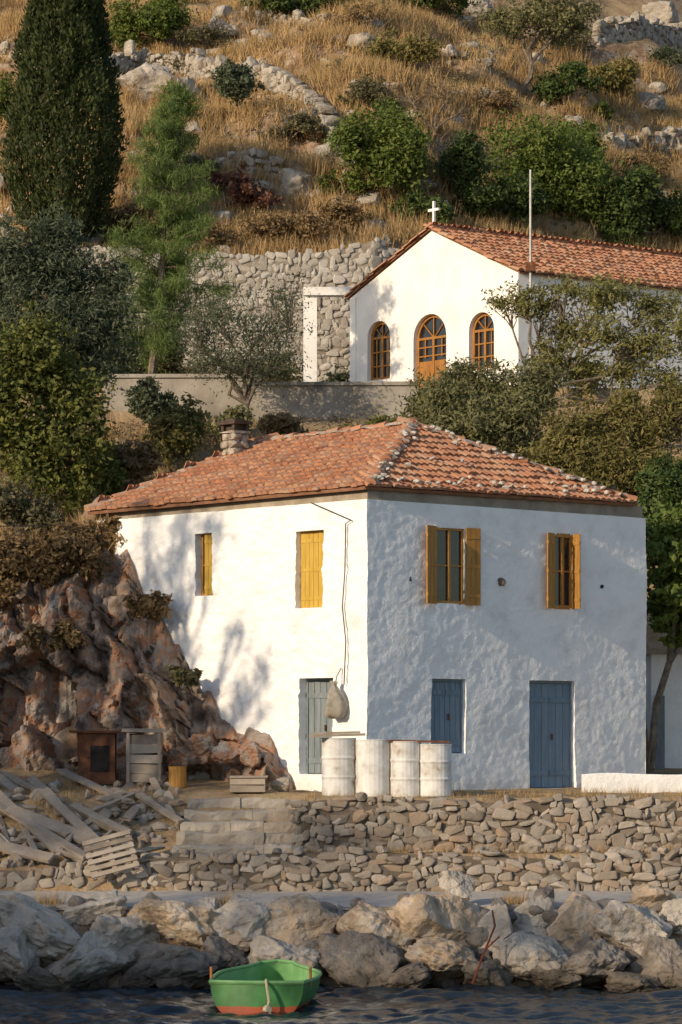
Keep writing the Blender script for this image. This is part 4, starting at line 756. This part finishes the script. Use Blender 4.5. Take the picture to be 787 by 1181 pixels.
tree('scrub_bush','dark undergrowth filling the gap behind the bent tree','shrub',gb(775,67.),pb(67.,[(770,590,30,35,.5),(800,620,40,40,.5),(765,560,30,30,1)]),8000,.15,M['dgreen'],.05,31)
# off-picture trees to the left: a tall tree on the shore and a sparse line added on the hill to half-shade the foreground
ds=18.; cx_,cy_=-2.9+sx*ds,60.9+sy*ds; z=gz(cx_,cy_); rr=np.random.default_rng(13); e=A_([-sy,sx]); bl=[]
for i in range(60):
    a=rr.uniform(-3.6,2.2); b_=rr.uniform(-1.3,1.3); zz=rr.uniform(9.3,15.0)
    if a>.4 and zz>12 and rr.random()<.7: zz-=2.6
    bl.append((A_([cx_+e[0]*a+sx*b_,cy_+e[1]*a+sy*b_,zz]),A_([1,1,.8])*rr.uniform(.22,.5)))
tree('shade_tree','tall sparse shade tree on the shore beyond the left edge','tree',(cx_,cy_,z),bl,7000,.13,M['olive'],.13,40,.4,.05,.5,twigs=3,fork=.55,per=16)
rr=np.random.default_rng(8)
for i,a in enumerate(np.arange(-15,15,2.6)):
    a=a+rr.uniform(-.4,.4); bx,by=hc[0]-a*sy,hc[1]+a*sx; z=float(hz(a,0)[0]); s_=rr.uniform(.85,1.15); bl=[(A_([bx+rr.uniform(-1.2,1.2),by+rr.uniform(-1.2,1.2),z+rr.uniform(1.0,3.2)*s_]),A_([1,1,.8])*rr.uniform(.9,1.4)) for k in range(5)]
    tree('added_shade_tree','unseen low tree added on the shading hill to dim the sun','tree',(bx,by,z-.1),bl,480,.3,M['dkolive'],.15,70+i,.5,.15,.3,'added trees along the shading hill',2)
# hillside shrubs
HS=[('bright green shrub left of the chapel cross on the slope',452,238,135,120,'green',13000),('dark bush tucked between the two bright green shrubs above the cross',520,235,85,90,'dgreen',7000),('broad bright green shrub above the chapel roof',610,252,165,125,'green',15000),('dark low shrub just above the chapel ridge',572,262,110,60,'dgreen',7000),('tall dark green shrub at the right edge above the chapel',745,290,125,105,'dgreen',12000),('upright green shrub at the top of the broad one',660,208,70,80,'green',5000),('mid green shrub filling the gap left of the dark right-edge shrub',690,262,80,74,'green',6500),('low dark shrub under the bright green one left of the cross',480,262,80,44,'dgreen',4500),('grey-brown bush beside the long terrace wall',275,128,75,58,'dkolive',4500),('green bush at the top edge near the cypress',190,58,120,62,'green',7500),('green shrub squeezed left of the cypress at the picture edge',12,150,50,75,'green',4500),('olive-brown bush on the upper right slope',698,112,70,55,'brgreen',4500),('small bright bush on the right slope near the dirt track',690,138,34,24,'green',1600),('green bush at the top centre edge',355,18,110,38,'dgreen',5000),('rounded dry olive bush near the top centre',468,92,90,52,'brgreen',4500),('dull red bush above the chapel wall',290,245,70,45,'redbush',2800),('second dull red bush beside the grey boulder',250,225,50,30,'redbush',1800),('dark green bush below the small hilltop tree',655,120,80,50,'dgreen',4200),('low green bush at the top edge left of the small hilltop tree',500,15,90,30,'dgreen',3000),('dark shrub left of the bright green shrub, under the tumbled wall',395,235,50,45,'green',3000),('dry grey shrub at the right edge near the terrace wall',770,90,60,40,'dkolive',2600),
('tawny brush above the left end of the chapel drystone wall',150,278,90,45,'scrub',4400),('tawny brush clump above the middle of the drystone wall',330,284,110,42,'scrub',4800),('brown brush left of the chapel gable on the wall top',410,272,80,48,'scrub',4200),('grey-green brush halfway up the slope between cypress and pine',225,215,60,36,'scrub2',2600),('grey-green brush below the long terrace wall',330,165,70,36,'scrub2',2600),('grey-green brush in the upper middle of the slope',420,130,80,40,'scrub2',3000),('olive brush under the upper left terrace wall',240,62,70,34,'scrub2',2400),('tawny brush right of the leafless tree',560,140,80,40,'scrub',3000),('tawny brush at the right edge under the dirt track',730,215,100,44,'scrub',4000),('grey-green brush near the top right wall',650,60,70,34,'scrub2',2400),('tawny brush at the top between the two green bushes',420,40,80,34,'scrub',2400),('grey-green brush growing over the long terrace wall',205,88,60,26,'scrub2',2000),('tawny brush growing on the tumbled wall',375,165,40,26,'scrub',1600),('tawny brush hanging over the drystone wall behind the pine',235,292,90,34,'scrub',3400)]
for i,(l,px,py,w,h,m,n) in enumerate(HS): shrub(l,px,py,w,h,M[m],n,200+i*3,.165 if (w>60 and 'scrub' not in m) else .13)
q=ground_at(603,118); s=q[1]/F
tree('olive_tree','small hilltop tree with forked trunk near the top right','tree',q,[(A_([X(px,q[1]),q[1]+dy,ZC+(HZ-py)*s]),A_([rx*s,rx*s,ry*s])) for px,py,rx,ry,dy in ((610,20,40,22,0),(650,25,40,25,.5),(580,25,30,18,0),(665,10,30,20,0),(630,-5,40,18,0))],7000,.17,M['olive'],.14,61,.4,.3,.22,twigs=4)
q=ground_at(500,165); s=q[1]/F
tree('bare_tree','leafless brown tree on the slope above the bright green shrub','tree',q,[(A_([X(px,q[1]),q[1]+dy,ZC+(HZ-py)*s]),A_([rx*s,rx*s,ry*s])) for px,py,rx,ry,dy in ((470,110,25,20,0),(510,100,25,25,.4),(535,125,20,20,0))],900,.12,M['scrub'],.1,62,.3,.3,.3,twigs=10,fork=.25)
# hill rocks
HR=[(338,208,46,42,'large grey boulder above the chapel wall'),(168,98,60,42,'big pale rock beside the cypress'),(212,106,40,36,'pale rock right of the big one beside the cypress'),(400,168,30,34,'upright pale rock at the foot of the tumbled wall'),(395,188,28,22,'small rock below the upright pale one'),(745,122,42,28,'grey rock beside the dirt track'),(715,30,40,25,'grey rock in the top right terrace wall'),(765,18,50,30,'pale rock in the top right corner'),(550,12,36,22,'pale rock at the top centre right'),(665,140,24,18,'small rock below the upper right bush'),(255,32,40,16,'low flat rock near the top left'),(300,38,20,12,'tiny pale rock near the top left'),(60,70,40,30,'rock half hidden behind the cypress'),(430,30,26,18,'small rock near the top centre'),(520,60,20,14,'small rock in the upper dry grass'),(770,160,36,22,'rock under the dirt track at the right edge'),(322,95,34,26,'rock at the bend of the long terrace wall'),(220,150,30,16,'rock low in the grass right of the cypress')]
for i,(px,py,w,h,l) in enumerate(HR):
    q=ground_at(px,py+h*.35); s=q[1]/F; b=MB(); rock(b,q+A_([0,0,h*.25*s]),(w*.58*s,w*.5*s,h*.66*s),900+i*7,4,10,.16,.3,.1); tag(b.build('hill_rock',M['rhill']),l,'rock','rocks on the hillside')
b=MB(); rr=np.random.default_rng(31)
for i in range(1000):
    y=rr.uniform(93.6,134); x=rr.uniform(-.125,.125)*y
    if vn(A_([[x*.2,y*.15,3.]]),8)[0]+.6*vn(A_([[x*.6,y*.6,3.]]),9)[0]<.12: continue
    s_=rr.uniform(.1,.4)*rr.uniform(.4,1.4); rock(b,(x,y,gz(x,y)+s_*.3),(s_*1.2,s_,s_*.8),int(rr.integers(99999)),3 if s_>.3 else 2,7,.14)
tag(b.build('scattered_stones',M['rhill']),'countless small stones scattered over the dry hillside','stones',kind='stuff')
# grass
def blades(mb,pos,nb,h,spread,w,r,lean=.35):
    n=len(pos)*nb; p=np.repeat(pos,nb,axis=0)+r.normal(size=(n,3))*[spread,spread,0]; hh=np.repeat(h,nb)*r.uniform(.55,1.2,n); a=r.uniform(0,2*math.pi,n); d=np.stack([np.cos(a),np.sin(a),0*a],-1)*w
    ln=r.normal(size=(n,3))*lean*hh[:,None]; ln[:,2]=hh; mb.add(np.stack([p-d-[0,0,.05],p+d-[0,0,.05],p+ln],1).reshape(-1,3),np.arange(n*3).reshape(-1,3))
b=MB(); r=np.random.default_rng(55); N_=21000; y=93.4+(135-93.4)*r.random(N_)**.9; x=r.uniform(-.125,.125,N_)*y
p=np.stack([x,y,0*x],-1); keep=(vn(p*.25,61)+.8*vn(p*.9,62)+r.normal(size=N_)*.3)>-.45; x,y=x[keep],y[keep]; z=H(x,y); inch=(y<93+np.clip(x-1,0,40)*.75+.6)
x,y,z=x[~inch],y[~inch],z[~inch]; h=.46+.38*vn(np.stack([x,y,z],-1)*.4,63)+.12*r.random(len(x)); blades(b,np.stack([x,y,z],-1),14,np.clip(h,.12,1.),.14,.02,r)
n2=1700; y=r.uniform(66.5,80.5,n2); x=r.uniform(-.13,.05,n2)*y; k=(x<-1.5)|(y>70); x,y=x[k],y[k]; blades(b,np.stack([x,y,H(x,y)],-1),12,r.uniform(.1,.4,len(x)),.12,.014,r)
n3=1500; x=r.uniform(-9,-4.6,n3); y=np.minimum(57.4+(.5-x)*1.016,62.75)+r.uniform(.05,3.2,n3); blades(b,np.stack([x,y,np.maximum(H(x,y),zbx(x)+.1)],-1),14,r.uniform(.25,.6,n3),.14,.012,r)
n4=420; y=r.uniform(55.4,57.2,n4); x=r.uniform(-1,8,n4); k=(y<56.0+.7*np.clip(x-.5,0,9))&(r.random(n4)<.8); x,y=x[k],y[k]; blades(b,np.stack([x,y,H(x,y)],-1),10,r.uniform(.04,.16,len(x)),.07,.006,r)
n5=200; y=r.uniform(56.5,60,n5); x=r.uniform(-7,-3,n5); blades(b,np.stack([x,y,H(x,y)],-1),10,r.uniform(.06,.2,n5),.07,.007,r)
n6=120; x=r.choice([2.9,3.1,3.4,-2.,5.2,6.1,-5],n6)+r.normal(size=n6)*.15; y=r.uniform(52.1,52.4,n6); blades(b,np.stack([x,y,H(x,y)],-1),10,r.uniform(.12,.35,n6),.06,.007,r)
n7=260; x=r.uniform(-1.5,8,n7); y=r.uniform(54.5,55.0,n7); blades(b,np.stack([x,y,H(x,y)],-1),8,r.uniform(.06,.2,n7),.06,.006,r)
tag(b.build('dry_grass',M['grass']),'golden dry grass covering the hillside and terrace','grass',kind='stuff')
for nm,lab,sd,nn_,lf in (('scrub','low brown scrub dotted across the slopes',66,900,58000),('scrub2','low grey-green scrub dotted across the slopes',67,620,40000)):
    b=MB(); bl=[]; r=np.random.default_rng(sd)
    for i in range(nn_):
        y=93.6+41*r.random(); x=r.uniform(-.125,.125)*y
        if y<94.2+max(x-1,0)*.75 or vn(A_([[x*.3,y*.3,1.]]),sd)[0]<-.15: continue
        s_=r.uniform(.2,.75); bl.append((A_([x,y,gz(x,y)+s_*.4]),A_([s_,s_,s_*.7])))
    for i in range(110):
        y=r.uniform(67,79); x=r.uniform(-.13,.02)*y; s_=r.uniform(.25,.65); bl.append((A_([x,y,gz(x,y)+s_*.3]),A_([s_,s_,s_*.7])))
    for i in range(60):
        x=r.uniform(-8.5,-4.7); y=min(57.4+(.5-x)*1.016,62.75)+r.uniform(-.3,3); s_=r.uniform(.2,.5); bl.append((A_([x,y,max(gz(x,y),float(zbx(x))-.15)+s_*.3]),A_([s_,s_,s_*.7])))
    leaf_geo(b,bl,lf,.11,.35,.2,.3,30,sd+10); tag(b.build('scrub',M[nm]),lab,'scrub',kind='stuff')
# ---------------------------------------------------------------- light and camera
from mathutils import Vector
el=math.radians(19); rotz=math.atan2(sx,sy)
wd=bpy.data.worlds.new('World'); S.world=wd; wd.use_nodes=True; nt=wd.node_tree; bg=nt.nodes['Background']; sk=nt.nodes.new('ShaderNodeTexSky'); sk.sky_type='NISHITA'; sk.sun_disc=False; sk.sun_elevation=el; sk.sun_rotation=rotz; sk.air_density=1.; sk.dust_density=1.; nt.links.new(sk.outputs[0],bg.inputs[0]); bg.inputs[1].default_value=.15
sl=bpy.data.lights.new('sun','SUN'); sl.energy=4.; sl.angle=math.radians(.6); sl.color=(1,.8,.56); so=bpy.data.objects.new('sun',sl); COL.objects.link(so)
dv=Vector((sx*math.cos(el),sy*math.cos(el),math.sin(el))); so.rotation_euler=dv.to_track_quat('Z','Y').to_euler(); so.location=(-30,20,40)
cam=bpy.data.cameras.new('camera'); co=bpy.data.objects.new('camera',cam); COL.objects.link(co); co.location=(0,0,ZC); co.rotation_euler=(math.pi/2,0,0); cam.sensor_fit='VERTICAL'; cam.sensor_height=24; cam.lens=F/1181*24; cam.shift_y=(HZ-590.5)/1181; cam.clip_end=1500; S.camera=co
S.view_settings.view_transform='Standard'; S.view_settings.look='None'; S.view_settings.exposure=0
